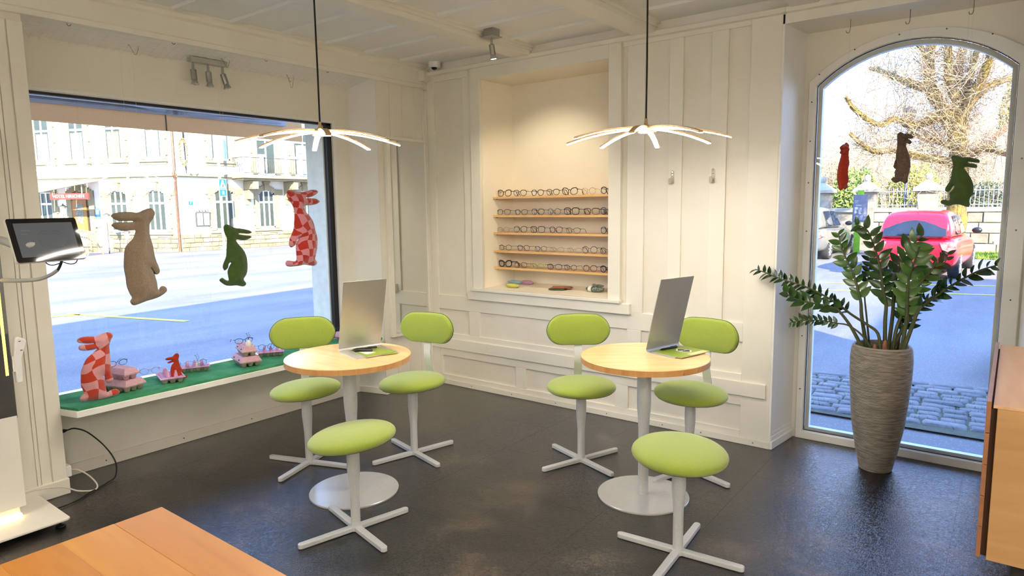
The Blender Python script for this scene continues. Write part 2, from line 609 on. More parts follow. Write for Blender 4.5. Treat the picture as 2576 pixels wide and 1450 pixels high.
# ---- left wall (runs along y at x = 0): pier, window bay, post
pier = struct(MB().prism([(0.0, 0.016), (-0.56, 0.016), (-0.56, -0.66), (-0.275, -0.635), (-0.002, -0.571)], 0, ZC).build('wall_pier', WHITEP))
for a, b_ in ((-0.572, -0.43), (-0.4285, -0.285), (-0.2835, -0.14), (-0.1385, -0.045)):
    bx(-0.004, a, 0.05, 0.006, b_, 2.70).build('plank', CREAM2, pier, bev=0.001)
bx(-0.004, -0.044, 0.05, 0.016, -0.022, 2.66).build('bead', CREAM, pier, bev=0.004)
bx(0.0, -0.022, 0.05, 0.03, 0.0, 2.655).build('corner_bead', CREAM, pier, bev=0.004)
bp_ = struct(MB().prism([(0.012, 0.0), (0.012, -0.578), (-0.27, -0.648), (-0.275, -0.63), (0.0, -0.56), (0, 0)], 0, 0.055).build('baseboard_pier', CREAM, bev=0.003))
WX = -0.275
wl = struct(MB().box(-0.40, -3.6, 0, WX, -0.60, 0.50).box(-0.56, -3.6, 0, -0.33, -0.60, 0.26).box(-0.56, -3.6, 2.335, WX, -0.60, 2.95).box(-0.56, -3.6, 0.515, WX, -3.0, 2.335)
            .box(-0.56, -0.80, 0.515, WX, -0.60, 2.335).build('wall_left', CREAM))
bbl = struct(bx(WX, -3.05, 0, WX+0.014, -0.63, 0.072).build('baseboard_left', CREAM, bev=0.003))
for y in (-2.72, -2.22, -1.7, -1.2, -0.82):
    MB().lathe([(0.0045, 0), (0.0045, 0.002)], 8, (WX+0.0145, y, 0.036), Matrix.Rotation(PI/2, 3, 'Y')).build('screw', MATS['screw_dark'], bbl)
post = struct(MB().prism([(0.0, -6.6), (0.0, -3.03), (-0.56, -3.0), (-0.56, -6.6)], 0, ZC).build('wall_post', CREAM2))
for a, b_ in ((-3.098, -3.028), (-3.152, -3.106), (-3.172, -3.156), (-3.36, -3.176), (-3.56, -3.362), (-3.76, -3.562)):
    bx(-0.002, a, 0.09, 0.008, b_, 2.63).build('plank', CREAM, post, bev=0.0015)
struct(MB().prism([(-0.28, -3.02), (0.02, -3.02), (0.02, -6.6), (0, -6.6), (0, -3.035), (-0.28, -3.035)], 0, 0.092).build('baseboard_post', CREAM, bev=0.004))
# boxed beam over the bay, sloping soffit
sof = struct(MB().prism([(0.0, 2.70), (WX-0.02, 2.618), (-0.56, 2.618), (-0.56, ZC), (0.0, ZC)], -3.6, -0.55, 'y').build('trim_4', WHITEP))
struct(MB().prism([(0.0, 2.668), (0.03, 2.668), (0.03, 2.70), (0.022, 2.705), (0.022, 2.81), (0.045, 2.822), (0.045, 2.845), (0.075, 2.855), (0.075, ZC), (0.0, ZC)], -6.6, 0.0, 'y')
       .build('trim_5', CREAM, bev=0.003))

# shop window
w1 = struct(MB().box(-0.335, -3.0, 2.325, -0.27, -0.80, 2.345).box(-0.335, -0.815, 0.515, -0.268, -0.785, 2.345).box(-0.335, -3.0, 0.46, -0.272, -0.80, 0.512).build('window_1', PVC, bev=0.003))
MB().box(-0.33, -3.0, 2.305, -0.29, -0.81, 2.326).box(-0.33, -0.862, 0.53, -0.29, -0.813, 2.326).build('gasket', BLACK, w1)
MB().box(-0.33, -3.0, 2.322, -0.288, -0.815, 2.327).build('frame_bead', PVC, w1)
bx(-0.314, -3.0, 0.505, -0.310, -0.84, 2.31).build('glass_pane', GLASS, w1)
bx(-0.56, -0.875, 0.4, -0.33, -0.80, 2.4).build('outer_reveal', pm('grey_green_stone', '#e0dcc4', '#d5d1b9', scale=14, rough=0.8, bump=0.2, bscale=40), w1)
bx(-0.60, -3.05, 0.26, -0.33, -0.8, 0.34).build('outer_sill', MATS['grey_green_stone'], w1)

# sill board with its green artificial turf
SILLZ = 0.503
sp = [(WX, -3.03), (0.015, -3.03), (0.15, -2.995), (0.15, -0.74), (0.02, -0.60), (WX, -0.64)]
struct(MB().prism(sp, 0.465, SILLZ).build('trim_6', WHITEP, bev=0.003))
def turf_mat():
    return pm('green_turf', '#3f8f63', '#57a877', scale=9, rough=0.95, bump=0.9, bscale=420, bdist=0.006, spec=0.1)
tp = [(WX+0.005, -3.025), (0.012, -3.025), (0.142, -2.985), (0.142, -0.745), (0.015, -0.612), (WX+0.005, -0.64)]
tt = MB().prism(tp, SILLZ, 0.517).build('turf_mat', turf_mat())
tag(tt, 'strip of green artificial turf laid along the white shop window sill', 'artificial turf')
# loose blades on the turf
tb = MB()
for i in range(7000):
    y = rnd.uniform(-2.99, -0.8)
    x = rnd.uniform(WX+0.01, 0.135)
    a = rnd.uniform(0, PI)
    h = rnd.uniform(0.001, 0.0032)
    w = 0.0012
    dx, dy = math.cos(a)*w, math.sin(a)*w
    ex, ey = rnd.uniform(-.004, .004), rnd.uniform(-.004, .004)
    tb.add([(x-dx, y-dy, 0.5165), (x+dx, y+dy, 0.5165), (x+ex, y+ey, 0.517+h)], [(0, 1, 2)])
tb.build('blades', pm('turf_blades', '#419769', '#6bb585', scale=30, rough=0.9, spec=0.1), tt, kind='stuff')

# wire grid under the soffit (for hanging decorations)
gr = thing('wire_grid', 'white wire grid fixed under the soffit above the shop window', 'wire grid', (0, 0, 2.66))
wm = pm('white_wire', '#f2f0ea', '#efece4', rough=0.5)
def sofz(x):
    return 2.70+(x/0.295)*0.082-0.014-2.66
gm = MB()
for k in range(7):
    x = -0.03-k*0.036
    gm.tube([(x, -2.99, sofz(x)), (x, -0.68, sofz(x))], 0.0011, 4)
gm.build('long_wires', wm, gr, kind='stuff')
gm = MB()
for k in range(47):
    y = -2.97+k*0.05
    gm.tube([(-0.02, y, sofz(-0.02)-0.002), (-0.262, y, sofz(-0.262)-0.002)], 0.001, 4)
gm.build('cross_wires', wm, gr, kind='stuff')
def wire_hook(name, label, pts, grp, r=0.0018):
    o = MB().tube(catmull(pts, 4), r, 6).build(name, pm('hook_wire', '#8e887a', '#7d776b', rough=0.35, metal=0.8), smooth=True)
    return tag(o, label, 'hook', grp)
hk = [('small dark cup hook screwed into the soffit edge beside the left post', -2.80, -0.03, .0), ('small dark cup hook in the soffit edge, second from the left post', -2.22, -0.02, 0),
      ('small dark cup hook in the soffit edge right of the triple spotlight', -1.57, -0.02, 0), ('small dark cup hook in the soffit edge behind the left pendant cord', -1.04, -0.02, 0),
      ('small dark cup hook at the back of the soffit near the long wire hook', -1.22, -0.25, 0)]
for lb, y, x, _ in hk:
    z = sofz(x)+2.66+0.014
    wire_hook('cup_hook', lb, [(x, y, z+0.002), (x, y, z-0.02), (x+0.002, y+0.006, z-0.03), (x+0.004, y+0.014, z-0.028), (x+0.004, y+0.017, z-0.02)], 'cup hooks under the soffit')
for lb, y, x in (('bent W shaped wire hook hanging from the grid near the left end', -2.39, -0.16), ('bent W shaped wire hook hanging from the grid above the triple spotlight', -1.80, -0.13),
                 ('long V shaped wire hook hanging from the grid near the right end', -1.24, -0.2)):
    z = sofz(x)+2.66
    dz = 0.05 if 'long' not in lb else 0.085
    wire_hook('wire_hook', lb, [(x, y-0.03, z-0.005), (x, y-0.034, z+0.002), (x, y-0.027, z+0.003), (x, y-0.005, z-dz*0.8), (x, y+0.005, z-dz), (x, y+0.014, z-dz*0.85), (x, y+0.026, z-0.004), (x, y+0.022, z+0.003)], 'bent wire hooks on the grid', 0.0013)

# ---- ceiling
ce = struct(bx(-0.56, -6.6, ZC, 7.0, 0.66, 2.96).build('ceiling', CREAM2))
CEILM = pm('ceiling_paint', '#ecebe8', '#e8e7e2', scale=2, rough=0.5, bump=0.03, bscale=60)
BE = [(1.03, 1.19), (2.08, 2.24), (3.13, 3.29), (4.18, 4.34), (5.23, 5.39)]
for a, b_ in BE:
    MB().box(a, -6.6, 2.79, b_, -0.0, ZC).box(a-0.014, -6.6, 2.825, b_+0.014, 0, ZC).box(a-0.035, -6.6, 2.845, b_+0.035, 0, ZC).build('ceiling_beam', CREAM, ce, bev=0.003)
bays = [(0.075, 0.995), (1.225, 2.045), (2.275, 3.095), (3.325, 4.145)]
for a, b_ in bays:
    y = -0.014
    ye = -0.33
    while ye > -3.9:
        bx(a, ye+0.0, 2.862, b_, y, ZC).build('ceiling_board', CEILM, ce)
        MB().prism([(ye-0.034, 2.862), (ye-0.024, 2.846), (ye+0.024, 2.846), (ye+0.034, 2.862)], a, b_, 'x').build('batten', CEILM, ce)
        y = ye
        ye -= 0.38
# ---- unseen sides of the room and the rest of the house
struct(bx(-0.56, -6.8, 0, 7.1, -6.6, 2.96).build('wall_front', CREAM))
struct(bx(7.0, -6.8, 0, 7.2, 0.66, 2.96).build('wall_east', CREAM))
struct(MB().prism([(-7.3, 2.96), (0.72, 2.96), (0.72, 5.95), (-7.3, 5.1)], -0.62, 7.4, 'x').build('upper_storey', pm('outer_plaster', '#d9d2c2', '#cfc7b5', rough=0.9)))
struct(bx(16.9, -8.0, -0.2, 30.0, 0.7, 10.8).build('unseen_shade_block', MATS['outer_plaster']))  # unseen block added to throw shade on the road beside the red car
# ================================================================ FURNITURE
def fabric_mat():
    m = pm('lime_wool_fabric', '#93a53c', '#899b34', scale=240, rough=0.9, bump=0.25, bscale=900, sheen=0.35, bdist=0.002, spec=0.2)
    return m
LIME = fabric_mat()
SEAM = pm('dark_green_seam', '#5f7224', '#57691f', rough=0.9)
def seat_mesh():
    prof = []
    n = 20
    for i in range(n+1):
        a = -PI/2+PI*i/n
        c, s_ = math.cos(a), math.sin(a)
        r = 0.217*(abs(c)**0.80)
        z = (0.052 if s_ > 0 else 0.044)*(1 if s_ > 0 else -1)*abs(s_)**0.9
        prof.append((max(r, 0.0005), z))
    return MB().lathe(prof, 48)
def leg_mesh(a):
    """one flat bar of the cross foot with rounded tip"""
    c, s_ = math.cos(a), math.sin(a)
    pl = [(0.0, -0.019), (0.025, -0.0185), (0.29, -0.0165), (0.301, -0.010), (0.303, 0.0), (0.301, 0.010), (0.29, 0.0165), (0.025, 0.0185), (0.0, 0.019)]
    return MB().prism([(u*c-v*s_, u*s_+v*c) for u, v in pl], 0.002, 0.026)
def column_prof(h, top, r0=0.032, r1=0.0235):
    return [(r1, 0.02), (r1, h*0.46), (r1+0.001, h*0.5), (r1+(r0-r1)*0.5, h*0.6), (r0-0.001, h*0.69), (r0, h*0.74), (r0, top)]
def make_stool(name, label, cat, back, a0):
    t = thing(name, label, cat, (0, 0, 0), 0, None)
    s_ = seat_mesh().build('seat', LIME, t, smooth=True, loc=(0, 0, 0.487), ang=80)
    MB().tube([(0.2*math.cos(2*PI*i/40), 0.2*math.sin(2*PI*i/40), -0.018) for i in range(40)], 0.004, 6, close=True).build('piping', SEAM, s_, smooth=True)
    MB().lathe([(0.09, 0.437), (0.09, 0.443), (0.04, 0.452)], 24).build('seat_plate', SILVER, t, smooth=True)
    MB().lathe(column_prof(0.44, 0.445), 28).build('column', SILVER, t, smooth=True)
    for k in range(4):
        leg_mesh(a0+k*PI/2).build('foot_bar', SILVER, t, bev=0.004, seg=2)
    MB().prism([(0.05*math.cos(q)*(1.0 if k % 2 == 0 else 0.62), 0.05*math.sin(q)*(1.0 if k % 2 == 0 else 0.62)) for k, q in enumerate([a0+i*PI/4 for i in range(8)])], 0.002, 0.0262).build('foot_hub', SILVER, t, bev=0.003)
    if back is not None:
        # backrest on a cranked flat bar; back direction = angle "back"
        bd = Vector((math.cos(back), math.sin(back), 0))
        sd = Vector((-math.sin(back), math.cos(back), 0))
        path = catmull([(0.05, 0.432), (0.14, 0.43), (0.20, 0.45), (0.225, 0.50), (0.21, 0.56), (0.195, 0.62), (0.20, 0.68), (0.212, 0.76)], 4)
        mb = MB()
        vs, fs = [], []
        for i, p in enumerate(path):
            t2 = (path[min(i+1, len(path)-1)]-path[max(i-1, 0)]).normalized()
            nrm = Vector((-t2.y, t2.x))
            for du, dw in ((-0.026, -0.004), (0.026, -0.004), (0.026, 0.004), (-0.026, 0.004)):
                q = bd*(p.x+nrm.x*dw)+sd*du+Vector((0, 0, p.y+nrm.y*dw))
                vs.append(q)
        for i in range(len(path)-1):
            for k in range(4):
                fs.append((i*4+k, i*4+(k+1) % 4, (i+1)*4+(k+1) % 4, (i+1)*4+k))
        fs += [(3, 2, 1, 0), tuple(range(len(vs)-4, len(vs)))]
        mb.add(vs, fs).build('back_bar', SILVER, t, smooth=True, ang=50)
        # pill shaped curved cushion
        W, H, T = 0.205, 0.102, 0.026
        vs, fs = [], []
        nu, nt_ = 56, 7
        def rim(q, k):
            # stadium outline, short straight top and bottom, scaled by k
            hx = W-H
            c, s2 = math.cos(q), math.sin(q)
            per = 4*hx+2*PI*H
            d = (q % (2*PI))/(2*PI)*per
            q4 = PI*H/2
            if d < q4:
                a = d/H
                x, z = hx+H*math.cos(a), H*math.sin(a)
            elif d < q4+2*hx:
                x, z = hx-(d-q4), H
            elif d < 3*q4+2*hx:
                a = PI/2+(d-q4-2*hx)/H
                x, z = -hx+H*math.cos(a), H*math.sin(a)
            elif d < 3*q4+4*hx:
                x, z = -hx+(d-3*q4-2*hx), -H
            else:
                a = 1.5*PI+(d-3*q4-4*hx)/H
                x, z = hx+H*math.cos(a), H*math.sin(a)
            z -= 0.10*H*(x/W)**2*(1 if z > 0 else -0.3)
            return x*k, z*k
        rings = []
        for side in (1, -1):
            for j in range(nt_):
                a = PI/2*j/(nt_-1)
                k = 1-0.14*(1-math.cos(a)) if j < nt_ else 1
                rings.append((side, a, j))
        order = [(1, PI/2*(1-j/(nt_-1))) for j in range(nt_)]+[(-1, PI/2*(j/(nt_-1))) for j in range(1, nt_)]
        for side, a in order:
            off = side*T*math.sin(a)
            k = 1-0.10*(1-math.cos(a))*1.0
            k = 0.9+0.1*math.cos(a)
            for i in range(nu):
                x, z = rim(2*PI*i/nu, k)
                curve = -0.55*x*x
                dome = 0.0
                p = bd*(0.218+off+curve)+sd*x+Vector((0, 0, z+0.815+off*0.12))
                vs.append(p)
        m = len(order)
        for j in range(m-1):
            for i in range(nu):
                i2 = (i+1) % nu
                fs.append((j*nu+i, j*nu+i2, (j+1)*nu+i2, (j+1)*nu+i))
        # domed caps
        for side, base in ((1, 0), (-1, (m-1)*nu)):
            prev = list(range(base, base+nu))
            for kk, ext in ((0.72, 0.006), (0.4, 0.009)):
                st = len(vs)
                for i in range(nu):
                    x, z = rim(2*PI*i/nu, 0.9*kk)
                    off = side*(T+ext)
                    vs.append(bd*(0.218+off-0.55*x*x)+sd*x+Vector((0, 0, z+0.815+off*0.12)))
                cur = list(range(st, st+nu))
                for i in range(nu):
                    i2 = (i+1) % nu
                    fs.append((prev[i], prev[i2], cur[i2], cur[i]))
                prev = cur
            fs.append(tuple(prev))
        b = MB().add(vs, fs).build('backrest', LIME, t, smooth=True, ang=75)
        seam = []
        for i in range(nu):
            x, z = rim(2*PI*i/nu, 1.005)
            seam.append(bd*(0.218-0.55*x*x)+sd*x+Vector((0, 0, z+0.815)))
        MB().tube(seam, 0.0028, 5, close=True).build('piping', SEAM, b, smooth=True)
    return t
def put(t, x, y):
    t.location = (x, y, 0)
    return t
c1 = put(make_stool('swivel_chair', 'lime green chair between the shop window sill and the left round table', 'chair', math.atan2(.57, -.82), rad(199)), 0.784, -1.936)
c2 = put(make_stool('swivel_chair', 'lime green chair behind the left round table, in front of the white wall mirror', 'chair', math.atan2(.976, -.225), rad(75.5)), 1.217, -1.429)
c3 = put(make_stool('swivel_chair', 'lime green chair under the glasses niche, left of the right round table', 'chair', math.atan2(.80, -.60), rad(-110)), 2.179, -0.899)
c4 = put(make_stool('swivel_chair', 'lime green chair behind the right round table under the coat hooks', 'chair', math.atan2(.993, .087), rad(-20)), 2.797, -0.655)
for c in (c1, c2, c3, c4):
    c['group'] = 'lime green chairs with backrests'
s1 = put(make_stool('stool', 'backless lime green stool in front of the left round table, seat tilted', 'stool', None, rad(-103)), 1.72, -2.335)
s2 = put(make_stool('stool', 'backless lime green stool in front of the right round table', 'stool', None, rad(184)), 3.131, -1.605)
for s_, ax in ((s1, (0.05, -0.09)), (s2, (0.03, 0.05)), (c1, (0.03, -0.05)), (c2, (0.02, -0.05)), (c4, (0.0, 0.03))):
    for ch in COL.objects:
        if ch.parent == s_ and ch.name.startswith('seat') and 'plate' not in ch.name:
            ch.rotation_euler = (ax[0], ax[1], 0)
for s_ in (s1, s2):
    s_['group'] = 'backless stools'

def make_table(label):
    t = thing('round_table', label, 'table', (0, 0, 0), 0, 'small round bistro tables')
    MB().lathe([(0.31, 0.764), (0.346, 0.769), (0.3475, 0.796), (0.344, 0.8)], 96).build('tabletop', MAPLE, t, smooth=True, ang=30)
    n = 22
    for k in range(n):   # glued edge blocks
        a0, a1 = 2*PI*k/n+0.002, 2*PI*(k+1)/n-0.002
        pl = [(0.3478*math.cos(a0+(a1-a0)*i/6), 0.3478*math.sin(a0+(a1-a0)*i/6)) for i in range(7)]+[(0.335*math.cos(a1-(a1-a0)*i/6), 0.335*math.sin(a1-(a1-a0)*i/6)) for i in range(7)]
        MB().prism(pl, 0.7675, 0.7975).build('edge_block', MAPLE_E, t)
    MB().lathe([(0.0285, 0.008), (0.0285, 0.36), (0.0295, 0.39), (0.033, 0.45), (0.037, 0.50), (0.0385, 0.54), (0.0385, 0.766)], 32).build('column', SILVER, t, smooth=True)
    MB().lathe([(0.252, 0.0), (0.2525, 0.007), (0.2505, 0.009), (0.03, 0.0095)], 72).build('base_disc', pm('base_disc_metal', '#d3d3d1', '#cfcfcd', scale=50, rough=0.22, metal=0.3), t, smooth=True, ang=25)
    MB().lathe([(0.12, 0.758), (0.12, 0.765), (0.04, 0.766)], 28).build('top_plate', SILVER, t)
    return t
tb1 = make_table('small round maple table on a silver column, the left one by the shop window')
tb1.location = (1.341, -2.033, 0)
tb2 = dup(tb1, (2.718, -1.122, 0), rad(35), 'small round maple table on a silver column, the right one in front of the panelling')

# bent sheet-metal table mirrors: foot along local x, sheet rises from x = 0 and leans over the foot
def table_mirror(label, p0, ang, w, d, h, lean):
    t = thing('table_mirror', label, 'mirror', (p0[0], p0[1], 0.8), ang, 'bent metal table mirrors')
    r, th = 0.02, 0.004
    pts = [(d, 0.0)]
    sweep = PI/2+lean
    for i in range(9):
        q = -PI/2-sweep*i/8
        pts.append((r*1.1+r*math.cos(q), r+r*math.sin(q)))
    td = (math.sin(q), -math.cos(q))
    L = (h-pts[-1][1])/td[1]
    pts.append((pts[-1][0]+td[0]*L, pts[-1][1]+td[1]*L))
    inner = []
    for k in range(len(pts)):
        a, b = pts[max(k-1, 0)], pts[min(k+1, len(pts)-1)]
        tx, tz = b[0]-a[0], b[1]-a[1]
        l = math.hypot(tx, tz)
        inner.append((pts[k][0]+tz/l*th, pts[k][1]-tx/l*th))
    MB().prism(pts+inner[::-1], 0, w, 'y').build('metal_sheet', ALU, t, smooth=True, ang=35)
    a, b = pts[-2], pts[-1]
    e = [(a[0]+(b[0]-a[0])*k, a[1]+(b[1]-a[1])*k) for k in (0.04, 0.985)]
    nx, nz = -td[1]*0.003, td[0]*0.003
    MB().prism([e[0], e[1], (e[1][0]+nx, e[1][1]+nz), (e[0][0]+nx, e[0][1]+nz)], 0.004, w-0.004, 'y').build('mirror_glass', pm('mirror_silvering', '#d6d8d8', '#d2d4d4', rough=0.03, metal=1.0), t)
    return t
tm1 = table_mirror('bent brushed metal mirror standing on the left round table behind the green booklet', (1.225, -2.012), rad(-16), 0.265, 0.25, 0.414, rad(15.5))
tm2 = table_mirror('bent brushed metal mirror on the right round table behind the green leaflet with a hexagon', (2.688, -1.05), rad(-15.3), 0.283, 0.20, 0.418, rad(14))

GREENB = pm('green_booklet_cover', '#8ea32f', '#879c2a', scale=8, rough=0.35)
PAPER = pm('paper', '#e9e6da', '#e3dfd2', scale=20, rough=0.6)
def booklet(label, x, y, a, w, h, z, t=0.004, group='green booklets on the tables'):
    b = thing('booklet', label, 'booklet', (x, y, z), a, group)
    bx(-w/2+0.002, -h/2+0.002, 0, w/2-0.002, h/2-0.002, t*0.75).build('pages', PAPER, b)
    bx(-w/2, -h/2, t*0.75, w/2, h/2, t).build('cover', GREENB, b)
    return b
def pen(label, x, y, a, z, L=0.135, r=0.0052):
    p = thing('pen', label, 'pen', (x, y, z+r), a, 'black pens')
    M = Matrix.Rotation(PI/2, 3, 'Y')
    MB().lathe([(0.001, -L/2), (r*0.5, -L/2+0.012), (r, -L/2+0.02), (r, L/2-0.004), (r*0.75, L/2)], 12, (0, 0, 0), M).build('barrel', DARKP, p, smooth=True)
    MB().box(L*0.12, -0.0016, r*0.7, L*0.47, 0.0016, r*1.35).build('clip', pm('pen_clip', '#2c2e33', '#24262a', rough=0.25, metal=0.4), p, bev=0.0006)
    return p
# things lying on the mirror feet (foot top is 4 mm above the table)
def on_foot(p0, ang, u, v):
    c, n = math.cos(ang), math.sin(ang)
    return p0[0]+u*c-v*n, p0[1]+u*n+v*c
P1, A1 = (1.225, -2.012), rad(-16)
P2, A2 = (2.688, -1.05), rad(-15.3)
x, y = on_foot(P1, A1, 0.155, 0.135)
b1 = booklet('green booklet under two black pens on the foot of the left table mirror', x, y, A1+rad(4), 0.21, 0.17, 0.8045, 0.006)
x, y = on_foot(P1, A1, 0.215, 0.20)
b2 = booklet('pale green card sticking out beside the booklet on the left round table', x, y, A1+rad(-6), 0.11, 0.10, 0.8005+0.0042, 0.0015)
x, y = on_foot(P1, A1, 0.16, 0.10)
cd_ = tag(bx(-0.05, -0.03, 0, 0.05, 0.03, 0.0008).build('card', PAPER, None, loc=(x, y, 0.8108)), 'small white card lying on the green booklet on the left table', 'card')
cd_.rotation_euler = (0, 0, A1+rad(10))
x, y = on_foot(P1, A1, 0.135, 0.085)
pen('thick black pen lying across the white card on the left round table', x, y, A1+rad(55), 0.812, 0.12, 0.0075)
x, y = on_foot(P1, A1, 0.075, 0.13)
pen('slim black pen at the foot of the left table mirror', x, y, A1+rad(74), 0.811, 0.14, 0.0048)
x, y = on_foot(P2, A2, 0.135, 0.14)
b3 = booklet('green leaflet with a white and black hexagon logo on the right table mirror foot', x, y, A2, 0.20, 0.25, 0.8045, 0.004)
WHI = pm('white_print', '#f2f1ea', '#efeee6', rough=0.5)
BLK = pm('black_print', '#1a1c16', '#20221b', rough=0.5)
hx = [(0.052*math.cos(PI/3*i), 0.04*math.sin(PI/3*i)) for i in range(6)]
hi = [(0.042*math.cos(PI/3*i), 0.031*math.sin(PI/3*i)) for i in range(6)]
hk_ = MB().prism(hx, 0.004, 0.0044).build('hexagon_print', WHI, b3, loc=(-0.005, 0.03, 0))
MB().prism(hi, 0.0044, 0.0046).build('hexagon_print', BLK, b3, loc=(-0.005, 0.03, 0))
text_mesh('BON', 0.028, WHI, 'lettering', b3, frame_mat((0, 1, 0), (-1, 0, 0), (-0.005, 0.03, 0.0047)), 0.0001)
bx(0.06, -0.03, 0.004, 0.098, 0.12, 0.0044).build('photo_print', pm('sand_print', '#d9cf9a', '#cfc58e', rough=0.5), b3)
x, y = on_foot(P2, A2, 0.055, 0.13)
pen('black ballpoint pen lying along the bend of the right table mirror', x, y, A2+rad(86), 0.8087, 0.14, 0.006)

# ---------------------------------------------------------------- pendant lamps
LED = emis('led_strip_warm', '#fff5e6', 24*LAMP)
LWOOD = pm('pendant_bent_wood', '#c9a877', '#bd9a68', scale=20, rough=0.5, stretch=(1, 8, 1))
CORD = pm('black_cord', '#0f1012', '#15161a', scale=200, rough=0.7)
def pendant(label, x, y, z, a0):
    t = thing('pendant_lamp', label, 'pendant lamp', (x, y, z), 0, 'starfish pendant lamps')
    MB().lathe([(0.03, -0.022), (0.058, -0.018), (0.062, -0.004), (0.055, 0.008), (0.02, 0.012), (0.010, 0.02), (0.007, 0.05)], 32).build('hub', LWOOD, t, smooth=True)
    MB().lathe([(0.001, -0.0235), (0.038, -0.0225), (0.038, -0.0205), (0.001, -0.0205)], 24).build('hub_light', LED, t)
    MB().tube([(0, 0, 0.045), (0.002, 0, 0.3), (0, 0, ZC-z-0.02)], 0.0048, 8).build('cord', CORD, t, smooth=True)
    MB().lathe([(0.055, ZC-z-0.026), (0.058, ZC-z-0.02), (0.058, ZC-z)], 28).build('ceiling_rose', pm('black_metal', '#17181b', '#1c1d20', rough=0.4), t, smooth=True)
    for k in range(8):
        a = a0+k*PI/4
        c, s_ = math.cos(a), math.sin(a)
        pw, pl_ = [], []
        N = 12
        vs, fs, ve, fe = [], [], [], []
        for i in range(N+1):
            r = 0.035+0.395*i/N
            zz = -0.004+0.012*math.sin(PI*min(1, i/N*1.1)*0.5)*0+(-0.062*(i/N)**2)
            hw = 0.017-0.003*(i/N)
            for du, dz in ((-hw, 0.0), (hw, 0.0), (hw, 0.009), (-hw, 0.009)):
                vs.append((r*c-du*s_, r*s_+du*c, zz+dz))
            if i > 0:
                hw2 = hw-0.003
                for du, dz in ((-hw2, -0.003), (hw2, -0.003), (hw2, -0.0002), (-hw2, -0.0002)):
                    ve.append((r*c-du*s_, r*s_+du*c, zz+dz))
        for L_, F_2 in ((vs, fs), (ve, fe)):
            m = len(L_)//4
            for i in range(m-1):
                for q in range(4):
                    F_2.append((i*4+q, i*4+(q+1) % 4, (i+1)*4+(q+1) % 4, (i+1)*4+q))
            F_2.append((3, 2, 1, 0))
            F_2.append((4*m-4, 4*m-3, 4*m-2, 4*m-1))
        arm = MB().add(vs, fs).build('arm', LWOOD, t, smooth=True, ang=40)
        MB().add(ve, fe).build('led_strip', LED, arm)
    return t
pendant('starfish pendant lamp with eight lit arms hanging over the left round table', 1.27, -2.10, 2.035, rad(13))
pendant('starfish pendant lamp with eight lit arms hanging over the right round table', 2.706, -1.113, 2.02, rad(17))

# unseen fill lamps added behind the camera to brighten the room, shining down and up
FILL_DOWN = emis('fill_panel_light', '#fdf7f0', 9*LAMP)
FILL_UP = emis('fill_panel_uplight', '#fdf8f4', 9*LAMP)
for x, y, lb in ((5.2, -5.3, 'middle of the rear wall'), (1.3, -5.5, 'left rear corner'), (6.1, -3.2, 'right side near the cabinet'), (6.5, -5.4, 'right rear corner')):
    t = thing('rear_fill_lamp', 'added square fill lamp out of view behind the photographer, ' + lb, 'fill lamp', (x, y, 2.42), 0, 'added square fill lamps')
    MB().box(-0.32, -0.32, -0.02, 0.32, 0.32, 0.02).build('housing', WHITEPL, t, bev=0.005)
    bx(-0.29, -0.29, -0.024, 0.29, 0.29, -0.0195).build('diffuser', FILL_DOWN, t)
    bx(-0.29, -0.29, 0.0195, 0.29, 0.29, 0.024).build('uplight_diffuser', FILL_UP, t)
    for sx in (-1, 1):
        MB().tube([(sx*0.28, 0, 0.02), (sx*0.28, 0, ZC-2.42)], 0.0015, 4).build('wire', CHROME, t)

# ---------------------------------------------------------------- spotlights
BULB = emis('spot_bulb_glow', '#fff0cf', 30*LAMP)
BULBOFF = pm('spot_reflector_glass', '#d9dad6', '#c9cac6', rough=0.15, metal=0.6)
def spot_head(par, p, tilt, bulb, energy=0.0, sub=True):
    """head hanging from p; tilt = (x, y) lean of the barrel"""
    d = Vector((tilt[0], tilt[1], -1)).normalized()
    q = Vector((0, 0, 1)).rotation_difference(-d).to_matrix()
    j = MB().tube([p, (p[0], p[1], p[2]-0.018)], 0.006, 10).tube([(p[0], p[1], p[2]-0.014), (p[0], p[1], p[2]-0.05)], 0.0085, 12).build('joint', CHROME, par, smooth=True)
    c = Vector((p[0], p[1], p[2]-0.05))
    h = MB().lathe([(0.012, 0.005), (0.0195, 0.0), (0.0195, -0.066), (0.017, -0.068)], 24, c, q).build('spot_barrel', STEEL, par, smooth=True)
    r = MB().lathe([(0.017, -0.066), (0.0185, -0.074), (0.0265, -0.094), (0.0265, -0.097), (0.018, -0.076)], 24, c, q).build('lamp_rim', CHROME, h, smooth=True)
    MB().lathe([(0.001, -0.0975), (0.018, -0.0955), (0.024, -0.0925), (0.001, -0.09)], 20, c, q).build('bulb', bulb, h, smooth=True)
    return c+d*0.11, d
ts = thing('triple_spotlight', 'steel bar with three spotlights hanging below the soffit grid over the shop window', 'spotlight', (-0.19, -1.90, 2.60))
MB().box(-0.028, -0.13, 0.012, 0.028, 0.13, 0.045).build('bar', pm('spot_bar_grey', '#bfbdb5', '#b5b3ab', rough=0.4, metal=0.5), ts, bev=0.003)
spot_head(ts, (0, -0.105, 0.012), (0.05, 0.02), BULBOFF)
spot_head(ts, (0, 0.0, 0.012), (0.02, 0.03), BULBOFF)
spot_head(ts, (0, 0.105, 0.012), (0.10, 0.26), BULBOFF)
ss = thing('ceiling_spotlight', 'single lit steel spotlight on a grey square box under the ceiling', 'spotlight', (1.262, -0.60, ZC))
MB().box(-0.042, -0.042, -0.062, 0.042, 0.042, -0.0).box(-0.055, -0.055, -0.066, 0.055, 0.055, -0.061).build('mount_box', pm('spot_box_grey', '#a8a8a2', '#9d9d97', rough=0.45, metal=0.3), ss, bev=0.0015)
